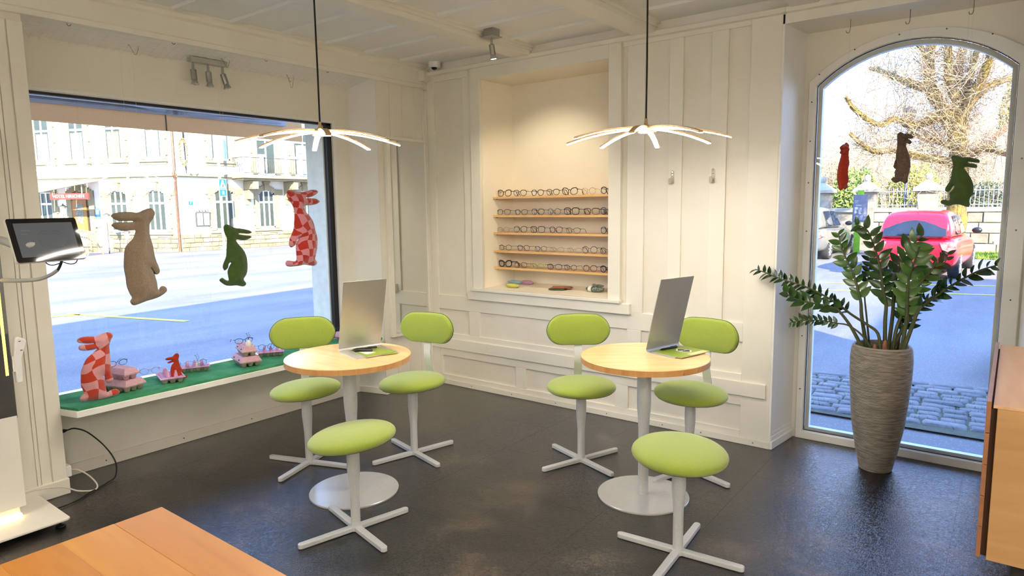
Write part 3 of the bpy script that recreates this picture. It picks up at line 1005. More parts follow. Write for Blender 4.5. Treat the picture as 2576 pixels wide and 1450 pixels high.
c, d = spot_head(ss, (0, 0, -0.066), (0.05, 0.16), BULB)
def spot_light(name, loc, d, en, ang, par=None, col=(1, 0.86, 0.62)):
    l = bpy.data.lights.new(name, 'SPOT')
    l.energy = en
    l.color = col
    l.spot_size = rad(ang)
    l.spot_blend = 0.7
    l.shadow_soft_size = 0.02
    o = bpy.data.objects.new(name, l)
    o.location = loc
    o.rotation_euler = Vector(d).to_track_quat('-Z', 'Y').to_euler()
    COL.objects.link(o)
    if par:
        o.parent = par
    return o
spot_light('spot_beam', c, Vector((-0.05, 0.62, -1)), 9*LAMP, 95, ss)

# dome camera in the ceiling corner
dc = thing('dome_camera', 'small white dome security camera in the ceiling corner', 'security camera', (0.215, -0.085, ZC))
MB().lathe([(0.052, -0.0), (0.054, -0.03), (0.054, -0.045), (0.05, -0.055), (0.03, -0.058)], 32).build('housing', WHITEPL, dc, smooth=True)
MB().ell((0.008, -0.012, -0.052), (0.027, 0.027, 0.025), 20, 10).build('dome', pm('smoked_dome', '#0a0a0d', '#101014', rough=0.08), dc, smooth=True)

# wall mirror on the pier
wmi = thing('wall_mirror', 'tall narrow white framed mirror on the pier between window and panelling', 'mirror', (0.008, -0.275, 1.35))
hw, z0, z1 = 0.237, -0.85, 0.868
MB().box(0, -hw, z0, 0.036, -hw+0.042, z1).box(0, hw-0.018, z0, 0.036, hw, z1).box(0, -hw+0.042, z1-0.024, 0.036, hw-0.018, z1).box(0, -hw+0.042, z0, 0.036, hw-0.018, z0+0.018).build('frame', CREAM, wmi, bev=0.002)
bx(0.004, -hw+0.042, z0+0.018, 0.026, hw-0.018, z1-0.024).build('mirror_glass', pm('wall_mirror_silver', '#e3e5e3', '#e3e5e3', rough=0.01, metal=1.0), wmi)

# coat hooks
for x, lb in ((2.372, 'small bent steel coat hook on the panelled wall, the left of two'), (2.659, 'small bent steel coat hook on the panelled wall, the right of two')):
    h = thing('coat_hook', lb, 'coat hook', (x, 0.0, 1.815), 0, 'steel coat hooks')
    MB().prism([(-0.011, -0.045), (0.011, -0.045), (0.011, 0.028), (0.007, 0.037), (0, 0.04), (-0.007, 0.037), (-0.011, 0.028)], -0.003, 0.0, 'y').box(-0.011, -0.045, -0.052, 0.011, 0.0, -0.048)\
        .prism([(-0.011, -0.05), (0.011, -0.05), (0.011, -0.022), (0.006, -0.014), (-0.006, -0.014), (-0.011, -0.022)], -0.045, -0.042, 'y').build('plate', pm('coat_hook_steel', '#a39c8c', '#989181', rough=0.35, metal=0.7), h, bev=0.0007)
    for z in (0.027, 0.008):
        MB().lathe([(0.0055, 0), (0.004, 0.002), (0.001, 0.002)], 12, (0, -0.003, z), Matrix.Rotation(PI/2, 3, 'X')).build('screw', CHROME, h)

# ---------------------------------------------------------------- foreground worktop and drawer cabinet
ds = thing('counter_desk', 'honey coloured maple counter top in the near left foreground', 'desk', (0, 0, 0))
wv = [('#bf7a25', '#ca882f'), ('#c68328', '#d19336'), ('#bb761f', '#c8852c'), ('#c37f26', '#ce8f33'), ('#cb8a30', '#d69a3e'), ('#c07c24', '#cb8a30'), ('#c58228', '#d09136')]
for i in range(7):
    mm = wood_mat('counter_stave_%s' % 'abcdefg'[i], wv[i][0], wv[i][1], 'X', 4, 0.45, coat=0.05)
    y1 = -3.538-i*0.13
    MB().box(2.35, y1-0.1298, 0.728, 3.9, y1, 0.76).build('stave', mm, ds, bev=0.0008 if i else 0.002)
for x, y in ((2.42, -3.62), (3.82, -3.62), (2.42, -4.38), (3.82, -4.38)):
    MB().box(x-0.03, y-0.03, 0, x+0.03, y+0.03, 0.728).build('leg', MAPLE_E, ds, bev=0.003)
MB().box(2.42, -3.66, 0.64, 3.82, -3.64, 0.728).box(2.42, -4.37, 0.64, 3.82, -4.35, 0.728).build('apron', MAPLE_E, ds)

CABW = wood_mat('cabinet_maple', '#b98b57', '#c99c69', 'X', 3, 0.42, coat=0.15)
CABF = wood_mat('drawer_front_maple', '#9a6643', '#a8744f', 'X', 4, 0.4)
cb = thing('drawer_cabinet', 'maple drawer cabinet at the right edge beside the arched window', 'cabinet', (0, 0, 0))
MB().box(4.281, -1.35, 0.232, 4.80, -0.03, 0.838).build('carcass', CABW, cb, bev=0.002)
MB().box(4.268, -1.352, 0.838, 4.80, -0.03, 0.850).build('top_panel', wood_mat('cabinet_top_maple', '#d9a877', '#e4b98c', 'Y', 4, 0.45, coat=0.03), cb, bev=0.0015)
MB().box(4.36, -1.28, 0.0, 4.80, -0.08, 0.232).build('plinth', pm('plinth_dark', '#2a2622', '#24201d', rough=0.6), cb)
for k in range(5):
    z1 = 0.862-k*0.1255
    MB().box(4.247, -1.352, z1-0.122, 4.262, -0.03, z1).build('drawer_front', CABF, cb, bev=0.001)
MB().box(4.262, -1.33, 0.24, 4.281, -0.05, 0.83).build('gap_shade_fill', pm('gap_shade_dark', '#4a2c17', '#432713', rough=0.6), cb)  # dark filler stands in for the shade in the gap behind the fronts
# ================================================================ GLASSES ON THE NICHE SHELVES
def lens_outline(shape, w, h, n=22):
    out = []
    for i in range(n):
        a = 2*PI*i/n
        c, s_ = math.cos(a), math.sin(a)
        e = {'round': 2.0, 'oval': 2.2, 'square': 3.6, 'cat': 2.6, 'hex': 2.4, 'panto': 2.4}[shape]
        x = math.copysign(abs(c)**(2/e), c)*w/2
        z = math.copysign(abs(s_)**(2/e), s_)*h/2
        if shape == 'cat':
            z += 0.10*h*(x/(w/2))*(1 if z > 0 else 0.3)
        if shape == 'panto':
            x *= 1+0.10*(z/(h/2))
        if shape == 'square':
            x *= 1+0.05*(z/(h/2))
        if shape == 'hex':
            q = PI/3
            k = math.cos(PI/6)/math.cos((a+PI/6) % q-PI/6)
            x, z = w/2*c*k*1.04, h/2*s_*k*1.04
        out.append((x, z))
    return out
LENS = glass_mat('spectacle_lens', (0.97, 0.98, 0.98), 0.2)
FCOL = {}
def frame_col(nm):
    tbl = {'black': ('#121114', '#1b191d'), 'dark brown': ('#2c1c16', '#3a261d'), 'gold': ('#b08d52', '#c09d62'), 'gunmetal': ('#2d2d33', '#3a3a40'), 'tortoise': ('#4a2f1c', '#8a5f38'),
           'purple': ('#35202f', '#45293c'), 'yellow green': ('#b9bd4a', '#a6ab3c'), 'clear grey': ('#a79d94', '#8d847c'), 'silver': ('#a5a5a3', '#8f8f8d'), 'blue': ('#1f2a5c', '#27336b')}
    a, b = tbl[nm]
    return pm('frame_'+nm.replace(' ', '_'), a, b, scale=90, rough=0.3, metal=0.5 if nm in ('gold', 'gunmetal', 'silver') else 0.0)
def eyeglasses(label, loc, rz, col, shape, W=0.135, h=0.038, thick=0.0018, group=None, tilt=0.0, rimless=False, temples=True, tip_up=0.0):
    """front faces local -y; temples run to +y and rest on the surface at their ends"""
    t = thing('eyeglasses', label, 'eyeglasses', loc, rz, group)
    fm = frame_col(col)
    lw = W*0.385
    fr = MB()
    zc = h/2+thick+0.001
    lean = 0.10
    for s_ in (-1, 1):
        cx = s_*(lw/2+W*0.062)
        ol = lens_outline(shape, lw, h)
        if s_ < 0 and shape in ('cat',):
            ol = [(-x, z) for x, z in ol][::-1]
        pts = [(cx+x, 0.010*(abs(cx+x)/(W/2))**2, zc+z) for x, z in ol]
        if not rimless:
            rr = [thick*(1.35 if p[2] > zc+h*0.25 else 1.0) for p in pts]
            fr.tube(pts, rr, 5, close=True)
        MB().add([(p[0], p[1]-0.0006, p[2]) for p in pts]+[(cx, 0.010*(abs(cx)/(W/2))**2-0.0012, zc)],
                 [(i, (i+1) % len(pts), len(pts)) for i in range(len(pts))]).build('lens', LENS, t, smooth=True)
        ex = s_*W/2
        fr.tube([(s_*(W/2-0.012), 0.008, zc+h*0.28), (ex, 0.013, zc+h*0.30)], thick*1.1, 5)
        if temples:
            tp = [(ex, 0.013, zc+h*0.30), (ex, 0.05, zc+h*0.27), (ex*0.97, 0.088, zc+h*0.22), (ex*0.94, 0.105, zc-h*0.05), (ex*0.92, 0.128, 0.0025)]
            MB().tube(tp, [thick, thick*0.85, thick, thick*1.1, thick*1.2], 5).build('temple', fm, t, smooth=True)
    fr.tube(catmull([(-W*0.066, 0.001, zc+h*0.14), (0, -0.001, zc+h*0.24), (W*0.066, 0.001, zc+h*0.14)], 3), thick*1.1, 5)
    for s_ in (-1, 1):
        fr.tube([(s_*W*0.062, 0.002, zc-h*0.08), (s_*W*0.04, 0.007, zc-h*0.18)], thick*0.7, 4)
    fr.build('frame', fm, t, smooth=True)
    return t
SH = [1.704, 1.547, 1.399, 1.243, 1.099]      # tops of the five shelves
YS = 0.10
ordn = ['first', 'second', 'third', 'fourth', 'fifth', 'sixth', 'seventh']
shn = ['top shelf', 'second shelf from the top', 'middle shelf', 'fourth shelf from the top', 'lowest shelf']
for k, z in enumerate(SH):
    d0, d1 = YS, 0.285
    x0 = lambda y: 0.65+0.367*y
    x1 = lambda y: 1.882-0.367*y
    t = thing('shelf', 'thin maple niche shelf with eyeglasses, %s' % shn[k], 'shelf', (0, 0, 0), 0, 'maple niche shelves')
    MB().prism([(x0(d0)+0.002, d0), (x1(d0)-0.002, d0), (x1(d1)-0.002, d1), (x0(d1)+0.002, d1)], z-0.018, z).build('board', SHELFW, t, bev=0.001)
    for x in (x0(0.11)+0.02, x1(0.11)-0.02):
        MB().lathe([(0.004, z-0.024), (0.004, z-0.018)], 8, (x, 0.125, 0)).build('shelf_pin', DARKP, t)
rowsx = [[(0.796, 0.147), (0.960, 0.134), (1.139, 0.127), (1.291, 0.125), (1.453, 0.143), (1.625, 0.127), (1.792, 0.118)],
         [(0.786, 0.137), (0.970, 0.137), (1.142, 0.127), (1.302, 0.130), (1.469, 0.143), (1.652, 0.142), (1.790, 0.118)],
         [(0.777, 0.132), (0.961, 0.135), (1.138, 0.142), (1.319, 0.127), (1.482, 0.136), None, (1.790, 0.116)],
         [(0.796, 0.138), (0.989, 0.132), (1.167, 0.122), (1.328, 0.142), (1.497, 0.134), (1.636, 0.137), (1.790, 0.120)],
         [(0.793, 0.15), (0.958, 0.128), (1.131, 0.146), (1.304, 0.146), (1.457, 0.122), (1.639, 0.128), (1.790, 0.121)]]
style = [[('black', 'cat', 2.4, .041), ('dark brown', 'panto', 2.0, .038), ('black', 'panto', 2.0, .036), ('dark brown', 'panto', 1.9, .037), ('black', 'cat', 2.3, .042), ('gold', 'round', 1.2, .040), ('black', 'panto', 2.6, .040)],
         [('gunmetal', 'panto', 1.5, .036), ('purple', 'panto', 1.6, .033), ('black', 'panto', 1.7, .037), ('gunmetal', 'round', 1.3, .039), ('black', 'square', 2.4, .041), ('tortoise', 'square', 2.6, .037), ('black', 'panto', 2.2, .041)],
         [('clear grey', 'square', 1.1, .032), ('gunmetal', 'panto', 1.6, .040), ('black', 'square', 1.8, .040), ('gunmetal', 'panto', 1.5, .039), ('black', 'panto', 1.3, .034), None, ('black', 'panto', 1.9, .040)],
         [('gunmetal', 'hex', 1.3, .037), ('dark brown', 'oval', 1.5, .037), ('gunmetal', 'oval', 1.2, .035), ('clear grey', 'oval', 1.0, .032), ('clear grey', 'oval', 1.0, .032), ('purple', 'round', 1.5, .043), ('gunmetal', 'oval', 1.4, .038)],
         [('black', 'cat', 3.4, .042), ('tortoise', 'square', 1.7, .034), ('yellow green', 'oval', 2.0, .034), ('purple', 'oval', 1.7, .035), ('gunmetal', 'hex', 1.4, .036), ('tortoise', 'panto', 1.9, .038), ('black', 'panto', 2.6, .039)]]
shape_word = {'cat': 'cat-eye', 'panto': 'rounded', 'round': 'round', 'square': 'squarish', 'oval': 'oval', 'hex': 'six-sided'}
for k in range(5):
    n = 0
    for i in range(7):
        if rowsx[k][i] is None:
            continue
        x, w = rowsx[k][i]
        col, shp, th, h = style[k][i]
        kind = 'thick' if th > 2.1 else ('thin' if th < 1.6 else 'slim')
        eyeglasses('%s %s %s eyeglasses, %s from the left on the %s' % (kind, col, shape_word[shp], ordn[n], shn[k]), (x, YS+0.022, SH[k]), rad(rnd.uniform(2, 9)), col, shp, min(w, 0.142), h*1.25, th*0.00115, 'eyeglasses on the niche shelves')
        n += 1

# cases on the niche floor
nz = lambda y: 0.918+0.123*y
def spec_case(label, x, y, rz, L, W, H, c1, c2, grp):
    m = pm('case_'+c1.strip('#'), c1, c2, scale=26, rough=0.3, detail=2)
    t = thing('spectacle_case', label, 'spectacle case', (x, y, nz(y)), rz, grp)
    MB().ell((0, 0, H*0.5), (L/2, W/2, H*0.5), 28, 10).build('shell', m, t, smooth=True)
    MB().tube([(L/2*1.005*math.cos(q), W/2*1.005*math.sin(q), H*0.5) for q in [2*PI*i/28 for i in range(28)]], 0.0012, 5, close=True).build('seam', pm('case_seam', '#7d7766', '#6f6a5b', rough=0.5), t)
    f = MB()
    for i in range(5):
        px = (i-2)*L*0.17
        zt = H*0.5*(1+math.sqrt(max(0.05, 1-(px/(L/2))**2-0.45)))-0.0005
        yy = -W*0.335
        f.lathe([(0.0001, 0.0009), (0.006, 0.0004), (0.006, -0.001)], 8, (px, yy, zt-0.002), Matrix.Rotation(0.9, 3, 'X'))
    f.build('printed_dots', pm('case_print', '#1c1a16', '#e9e5d6', scale=120, rough=0.4), t)
    return t
spec_case('light blue printed oval spectacle case, behind the yellow one in the niche', 0.83, 0.215, rad(5), 0.15, 0.06, 0.034, '#7fb4d2', '#9cc7dd', 'oval printed cases')
spec_case('yellow printed oval spectacle case at the left front of the niche floor', 0.892, 0.095, rad(-4), 0.15, 0.062, 0.036, '#c9cc4e', '#d7d969', 'oval printed cases')
spec_case('pink printed oval spectacle case at the back left of the niche floor', 0.945, 0.235, rad(-8), 0.15, 0.058, 0.034, '#c68bb4', '#d3a2c4', 'oval printed cases')
def pouch(label, x, y, rz, L, W, H, c1, c2, dz=0.0):
    t = thing('leather_pouch', label, 'pouch', (x, y, nz(y)+dz), rz, 'leather pouches')
    MB().box(-L/2, -W/2, 0.0, L/2, W/2, H).build('body', pm('leather_'+c1.strip('#'), c1, c2, scale=60, rough=0.55, bump=0.2, bscale=300, bdist=0.002), t, bev=0.006, seg=3)
    MB().box(L/2-0.03, -W/2+0.006, H*0.3, L/2+0.012, W/2-0.006, H*0.7).build('flap', MATS['leather_'+c1.strip('#')], t, bev=0.004)
    return t
pouch('dark green leather pouch lying under the brown one in the niche', 1.325, 0.135, rad(12), 0.14, 0.065, 0.012, '#3e4a2d', '#465234')
pouch('brown leather pouch lying askew on the green one in the niche', 1.36, 0.145, rad(24), 0.16, 0.07, 0.012, '#8c5234', '#96593a', 0.0135)
sc = thing('folded_scarf', 'rolled grey green patterned cloth with a white paper band in the niche', 'cloth', (1.665, 0.16, nz(0.16)), rad(-4))
MB().ell((0, 0, 0.024), (0.085, 0.04, 0.024), 26, 10).build('roll', pm('scarf_cloth', '#2f3a34', '#8d9689', scale=60, rough=0.9, bump=0.4, bscale=120), sc, smooth=True)
MB().tube([(-0.03, 0.0405*math.cos(q), 0.024+0.0245*math.sin(q)) for q in [2*PI*i/24 for i in range(24)]], 0.001, 4, close=True).add(
    [(xx, 0.041*math.cos(2*PI*i/24), 0.024+0.0247*math.sin(2*PI*i/24)) for xx in (-0.045, -0.015) for i in range(24)], [(i, (i+1) % 24, 24+(i+1) % 24, 24+i) for i in range(24)]).build('paper_band', PAPER, sc, smooth=True)
MB().ell((0.03, 0.012, 0.05), (0.045, 0.02, 0.01), 16, 8).ell((-0.012, 0.005, 0.052), (0.02, 0.014, 0.012), 14, 8).build('bow', MATS['scarf_cloth'], sc, smooth=True)

# ================================================================ FABRIC RABBITS
def check_mat(name, c1, c2, sc):
    m = bpy.data.materials.new(name)
    m.use_nodes = True
    nt = m.node_tree
    b = nt.nodes['Principled BSDF']
    tc = nt.nodes.new('ShaderNodeTexCoord')
    n = nt.nodes.new('ShaderNodeTexNoise')
    n.inputs['Scale'].default_value = 5.5
    n.inputs['Detail'].default_value = 1
    nt.links.new(tc.outputs['Object'], n.inputs['Vector'])
    vm = nt.nodes.new('ShaderNodeVectorMath')
    vm.operation = 'MULTIPLY_ADD'
    vm.inputs[1].default_value = (0.16, 0.0, 0.16)
    nt.links.new(n.outputs['Color'], vm.inputs[0])
    mp0 = nt.nodes.new('ShaderNodeMapping')
    mp0.inputs['Scale'].default_value = (1, 0, 1)
    mp0.inputs['Rotation'].default_value = (0, 0.15, 0)
    mp0.inputs['Location'].default_value = (0, 0.013, 0)
    nt.links.new(tc.outputs['Object'], mp0.inputs[0])
    nt.links.new(mp0.outputs[0], vm.inputs[2])
    ch = nt.nodes.new('ShaderNodeTexChecker')
    ch.inputs['Scale'].default_value = sc
    ch.inputs['Color1'].default_value = (*lin(c1), 1)
    ch.inputs['Color2'].default_value = (*lin(c2), 1)
    nt.links.new(vm.outputs[0], ch.inputs['Vector'])
    nt.links.new(ch.outputs['Color'], b.inputs['Base Color'])
    b.inputs['Roughness'].default_value = 0.95
    b.inputs['Specular IOR Level'].default_value = 0.1
    b.inputs['Sheen Weight'].default_value = 0.6
    n2 = nt.nodes.new('ShaderNodeTexNoise')
    n2.inputs['Scale'].default_value = 300
    nt.links.new(tc.outputs['Object'], n2.inputs['Vector'])
    bp = nt.nodes.new('ShaderNodeBump')
    bp.inputs['Strength'].default_value = 0.6
    bp.inputs['Distance'].default_value = 0.004
    nt.links.new(n2.outputs['Fac'], bp.inputs['Height'])
    nt.links.new(bp.outputs[0], b.inputs['Normal'])
    return m
def plush_mesh(poly, T, Rm, step=9.0, fuzz=0.0, smooth=True):
    """inflate a closed outline (mm) to a cushion; local x, z in the plane, y is the thickness"""
    pts = catmull([(p[0], p[1], 0) for p in poly], 3, True) if smooth else [Vector((p[0], p[1], 0)) for p in poly]
    b = [Vector((p.x, p.y)) for p in pts]
    n = len(b)
    xs = [p.x for p in b]
    ys = [p.y for p in b]
    def inside(x, y):
        r = False
        j = n-1
        for i in range(n):
            if (b[i].y > y) != (b[j].y > y) and x < (b[j].x-b[i].x)*(y-b[i].y)/(b[j].y-b[i].y)+b[i].x:
                r = not r
            j = i
        return r
    def dist(x, y):
        best = 1e9
        for i in range(n):
            ax, ay = b[i].x, b[i].y
            dx, dy = b[(i+1) % n].x-ax, b[(i+1) % n].y-ay
            l = dx*dx+dy*dy
            t = 0 if l < 1e-9 else max(0, min(1, ((x-ax)*dx+(y-ay)*dy)/l))
            d = (x-ax-t*dx)**2+(y-ay-t*dy)**2
            if d < best:
                best = d
        return math.sqrt(best)
    P = list(b)
    y = min(ys)
    row = 0
    while y < max(ys):
        x = min(xs)+(step/2 if row % 2 else 0)
        while x < max(xs):
            if inside(x, y) and dist(x, y) > 2.0:
                P.append(Vector((x, y)))
            x += step
        y += step*0.87
        row += 1
    vo, eo, fo, _, _, _ = delaunay_2d_cdt(P, [(i, (i+1) % n) for i in range(n)], [list(range(n))], 1, 1e-4)
    D = [dist(p.x, p.y) for p in vo]
    k = T/Rm**0.7
    vs, fs = [], []
    idx = {}
    for i, p in enumerate(vo):
        d = min(D[i], Rm)
        h = k*d**0.7
        if D[i] < 0.5:
            idx[i] = (len(vs), len(vs))
            vs.append((p.x/1000, 0, p.y/1000))
        else:
            w = rnd.uniform(-fuzz, fuzz)
            w2 = rnd.uniform(-fuzz, fuzz)
            idx[i] = (len(vs), len(vs)+1)
            vs.append((p.x/1000, -(h+w)/1000, p.y/1000))
            vs.append((p.x/1000, (h+w2)/1000, p.y/1000))
    for f in fo:
        fs.append([idx[i][0] for i in f])
        fs.append([idx[i][1] for i in f][::-1])
    return vs, fs
TEDDY = (-2.469, 1.028, [(-150,566),(-137,579),(-102,587),(-50,589),(2,584),(34,595),(71,608),(94,609),(111,591),(112,570),(98,544),(80,519),(72,486),(70,448),(76,410),(86,362),(90,314),(98,270),(111,231),(115,201),(103,185),(84,185),(73,205),(62,227),(80,190),(85,165),(92,131),(94,97),(98,82),(111,100),(130,104),(148,91),(151,71),(136,56),(106,39),(68,27),(26,20),(-12,10),(-53,0),(-74,8),(-81,31),(-69,50),(-82,82),(-94,126),(-97,187),(-102,243),(-97,298),(-86,362),(-66,391),(-33,424),(-16,466),(-29,474),(-86,471),(-119,479),(-147,500),(-151,511),(-133,525),(-86,526),(-30,525),(-29,532),(-77,532),(-111,534),(-139,550)])
GREEN = (-1.819, 1.071, [(-79,436),(-62,450),(-47,449),(-20,436),(13,421),(50,417),(92,409),(122,399),(134,388),(129,381),(105,377),(74,380),(44,383),(31,380),(43,374),(81,368),(116,362),(132,354),(122,346),(98,336),(60,333),(26,338),(10,335),(22,310),(48,280),(68,250),(81,214),(86,167),(83,120),(72,85),(51,57),(52,42),(64,25),(63,9),(45,0),(26,2),(-8,12),(-53,14),(-90,21),(-118,40),(-133,55),(-134,67),(-115,77),(-101,69),(-83,57),(-67,56),(-70,91),(-71,119),(-58,150),(-40,175),(-49,179),(-59,167),(-66,143),(-88,127),(-98,132),(-105,154),(-95,184),(-76,221),(-69,266),(-63,318),(-61,356),(-73,384),(-80,412)])
CHECK = (-1.252, 1.172, [(-127,558),(-126,576),(-109,592),(-80,591),(-38,582),(-6,579),(33,584),(89,597),(134,598),(159,588),(158,576),(126,554),(85,541),(46,535),(85,532),(135,529),(169,512),(168,500),(133,484),(82,478),(37,475),(20,463),(40,428),(76,390),(102,347),(116,294),(132,227),(132,169),(119,107),(102,56),(115,35),(116,14),(87,0),(37,8),(-2,15),(-57,10),(-127,10),(-161,19),(-169,38),(-159,56),(-135,58),(-76,50),(-69,96),(-70,147),(-62,189),(-42,218),(-56,207),(-71,175),(-107,157),(-125,169),(-129,192),(-113,237),(-86,287),(-74,338),(-67,420),(-77,471),(-101,508),(-123,540)])
SILLR = (-2.837, 0.5208, [(-94,370),(-86,380),(-64,386),(-27,384),(4,378),(21,383),(47,391),(73,392),(89,383),(96,367),(90,353),(79,333),(72,302),(73,265),(72,214),(70,163),(75,129),(79,106),(69,90),(52,87),(38,100),(33,116),(32,135),(27,138),(30,113),(33,91),(35,57),(38,36),(58,43),(89,45),(107,27),(105,15),(82,4),(39,1),(6,0),(-42,6),(-89,11),(-104,16),(-107,33),(-97,45),(-87,57),(-89,82),(-95,105),(-92,158),(-85,196),(-67,235),(-50,260),(-23,280),(-2,297),(5,305),(-15,302),(-49,303),(-77,309),(-88,318),(-87,334),(-71,342),(-37,338),(-5,339),(-37,342),(-67,349),(-88,357)])
SMALLR = (-2.360, 0.517, [(-66,153),(-55,160),(-36,162),(-18,162),(-10,170),(3,178),(15,177),(23,166),(23,154),(18,139),(20,123),(24,104),(28,83),(37,68),(44,56),(42,48),(34,48),(26,56),(31,46),(35,30),(38,19),(46,23),(57,26),(65,19),(66,10),(52,4),(29,2),(17,0),(-20,7),(-29,18),(-35,35),(-38,61),(-35,86),(-28,107),(-14,122),(-24,124),(-39,122),(-53,125),(-54,129),(-40,136),(-25,140),(-35,142),(-56,145)])
ARCHG = (4.025, 1.585, [(-49,275),(-47,284),(-38,289),(-20,288),(5,277),(36,275),(61,267),(79,261),(85,252),(82,242),(64,243),(50,246),(35,250),(32,247),(38,243),(58,240),(74,228),(75,216),(60,214),(37,220),(17,219),(22,206),(38,181),(53,154),(63,127),(67,98),(64,74),(54,47),(51,30),(56,13),(50,1),(36,0),(19,8),(-6,14),(-24,12),(-43,6),(-66,12),(-82,21),(-85,32),(-76,41),(-62,41),(-45,38),(-44,62),(-46,79),(-37,91),(-26,108),(-24,118),(-29,119),(-36,106),(-44,91),(-54,85),(-64,89),(-68,99),(-62,119),(-49,143),(-43,167),(-41,199),(-38,231),(-43,256)])
MT = pm('teddy_fleece', '#a58b6b', '#907757', scale=150, rough=1.0, bump=1.0, bscale=260, bdist=0.012, sheen=0.5, spec=0.05)
MG = pm('green_velvet', '#34481d', '#3d5422', scale=30, rough=0.95, bump=0.3, bscale=400, sheen=0.25, spec=0.05, bdist=0.003)
MRd = pm('red_felt', '#9c2c18', '#a8351f', scale=60, rough=0.95, bump=0.5, bscale=500, sheen=0.1, spec=0.05, bdist=0.003)
MBr = pm('brown_fleece', '#80634d', '#664b39', scale=150, rough=1.0, bump=1.0, bscale=260, bdist=0.012, sheen=0.2, spec=0.05)
MC1 = check_mat('red_pink_check_a', '#b03126', '#cf8792', 19.0)
MC2 = check_mat('red_pink_check_b', '#bb3a24', '#d3959a', 15.0)
THREAD = pm('nylon_thread', '#e4e4e0', '#d8d8d4', rough=0.3)
def rabbit(label, mesh, mat, loc, rz, hang=None, grp=None):
    t = thing('fabric_rabbit', label, 'stuffed rabbit', loc, rz, grp)
    MB().add(*mesh).build('body', mat, t, smooth=True, ang=170)
    if hang:
        for x, z, top in hang:
            MB().tube([(x, 0, z), (x, 0, top-loc[2])], 0.0006, 4).build('thread', THREAD, t)
    return t
rabbit('large beige teddy-fleece rabbit hanging in the shop window, facing right', plush_mesh(TEDDY[2], 52, 75, 10, 1.2), MT, (-0.13, TEDDY[0], TEDDY[1]), PI/2, [(0.05, 0.59, 2.635), (-0.02, 0.575, 2.635)], 'rabbits hanging in the shop window')
rabbit('small dark green velvet rabbit hanging in the middle of the shop window', plush_mesh(GREEN[2], 34, 55, 8), MG, (-0.13, GREEN[0], GREEN[1]), PI/2, [(-0.05, 0.44, 2.635), (-0.03, 0.435, 2.635)], 'rabbits hanging in the shop window')
rabbit('red and pink checked rabbit hanging high at the right of the shop window', plush_mesh(CHECK[2], 44, 65, 10), MC1, (-0.13, CHECK[0], CHECK[1]), PI/2, [(0.0, 0.575, 2.635), (0.02, 0.575, 2.635)], 'rabbits hanging in the shop window')
rabbit('red and pink checked rabbit sitting on the turf at the left end of the sill', plush_mesh(SILLR[2], 34, 55, 8), MC2, (0.06, SILLR[0], SILLR[1]), PI/2)
AGM = plush_mesh(ARCHG[2], 30, 45, 7)
rabbit('dark green velvet rabbit hanging in the arched window, the rightmost of three', AGM, MG, (ARCHG[0], 0.15, ARCHG[1]), 0.0, [(-0.01, 0.285, 2.71), (0.01, 0.28, 2.71)], 'rabbits hanging in the arched window')
ARB = plush_mesh([(p[0]*1.03, p[1]*1.05) for p in ARCHG[2]], 40, 48, 8, 1.0)
rabbit('brown fleece rabbit hanging in the arched window, the middle of three', ARB, MBr, (3.735, 0.15, 1.722), rad(-52), [(0.0, 0.30, 2.71), (0.012, 0.29, 2.71)], 'rabbits hanging in the arched window')
ARR = plush_mesh([(p[0], p[1]*1.02) for p in ARCHG[2]], 32, 45, 8)
rabbit('plain red felt rabbit hanging edge-on in the arched window, leftmost of three', ARR, MRd, (3.425, 0.15, 1.690), rad(-94), [(0.0, 0.28, 2.71), (0.012, 0.275, 2.71)], 'rabbits hanging in the arched window')
for lb, x in (('clear bent wire hook in the arched bay soffit above the red rabbit', 3.42), ('clear bent wire hook in the arched bay soffit above the brown rabbit', 3.73), ('clear bent wire hook in the arched bay soffit above the green rabbit', 4.03)):
    wire_hook('ceiling_hook', lb, [(x+0.004, 0.15, 2.712), (x+0.004, 0.15, 2.66), (x, 0.148, 2.635), (x-0.012, 0.147, 2.632), (x-0.017, 0.146, 2.645)], 'hooks above the arched window', 0.0022)

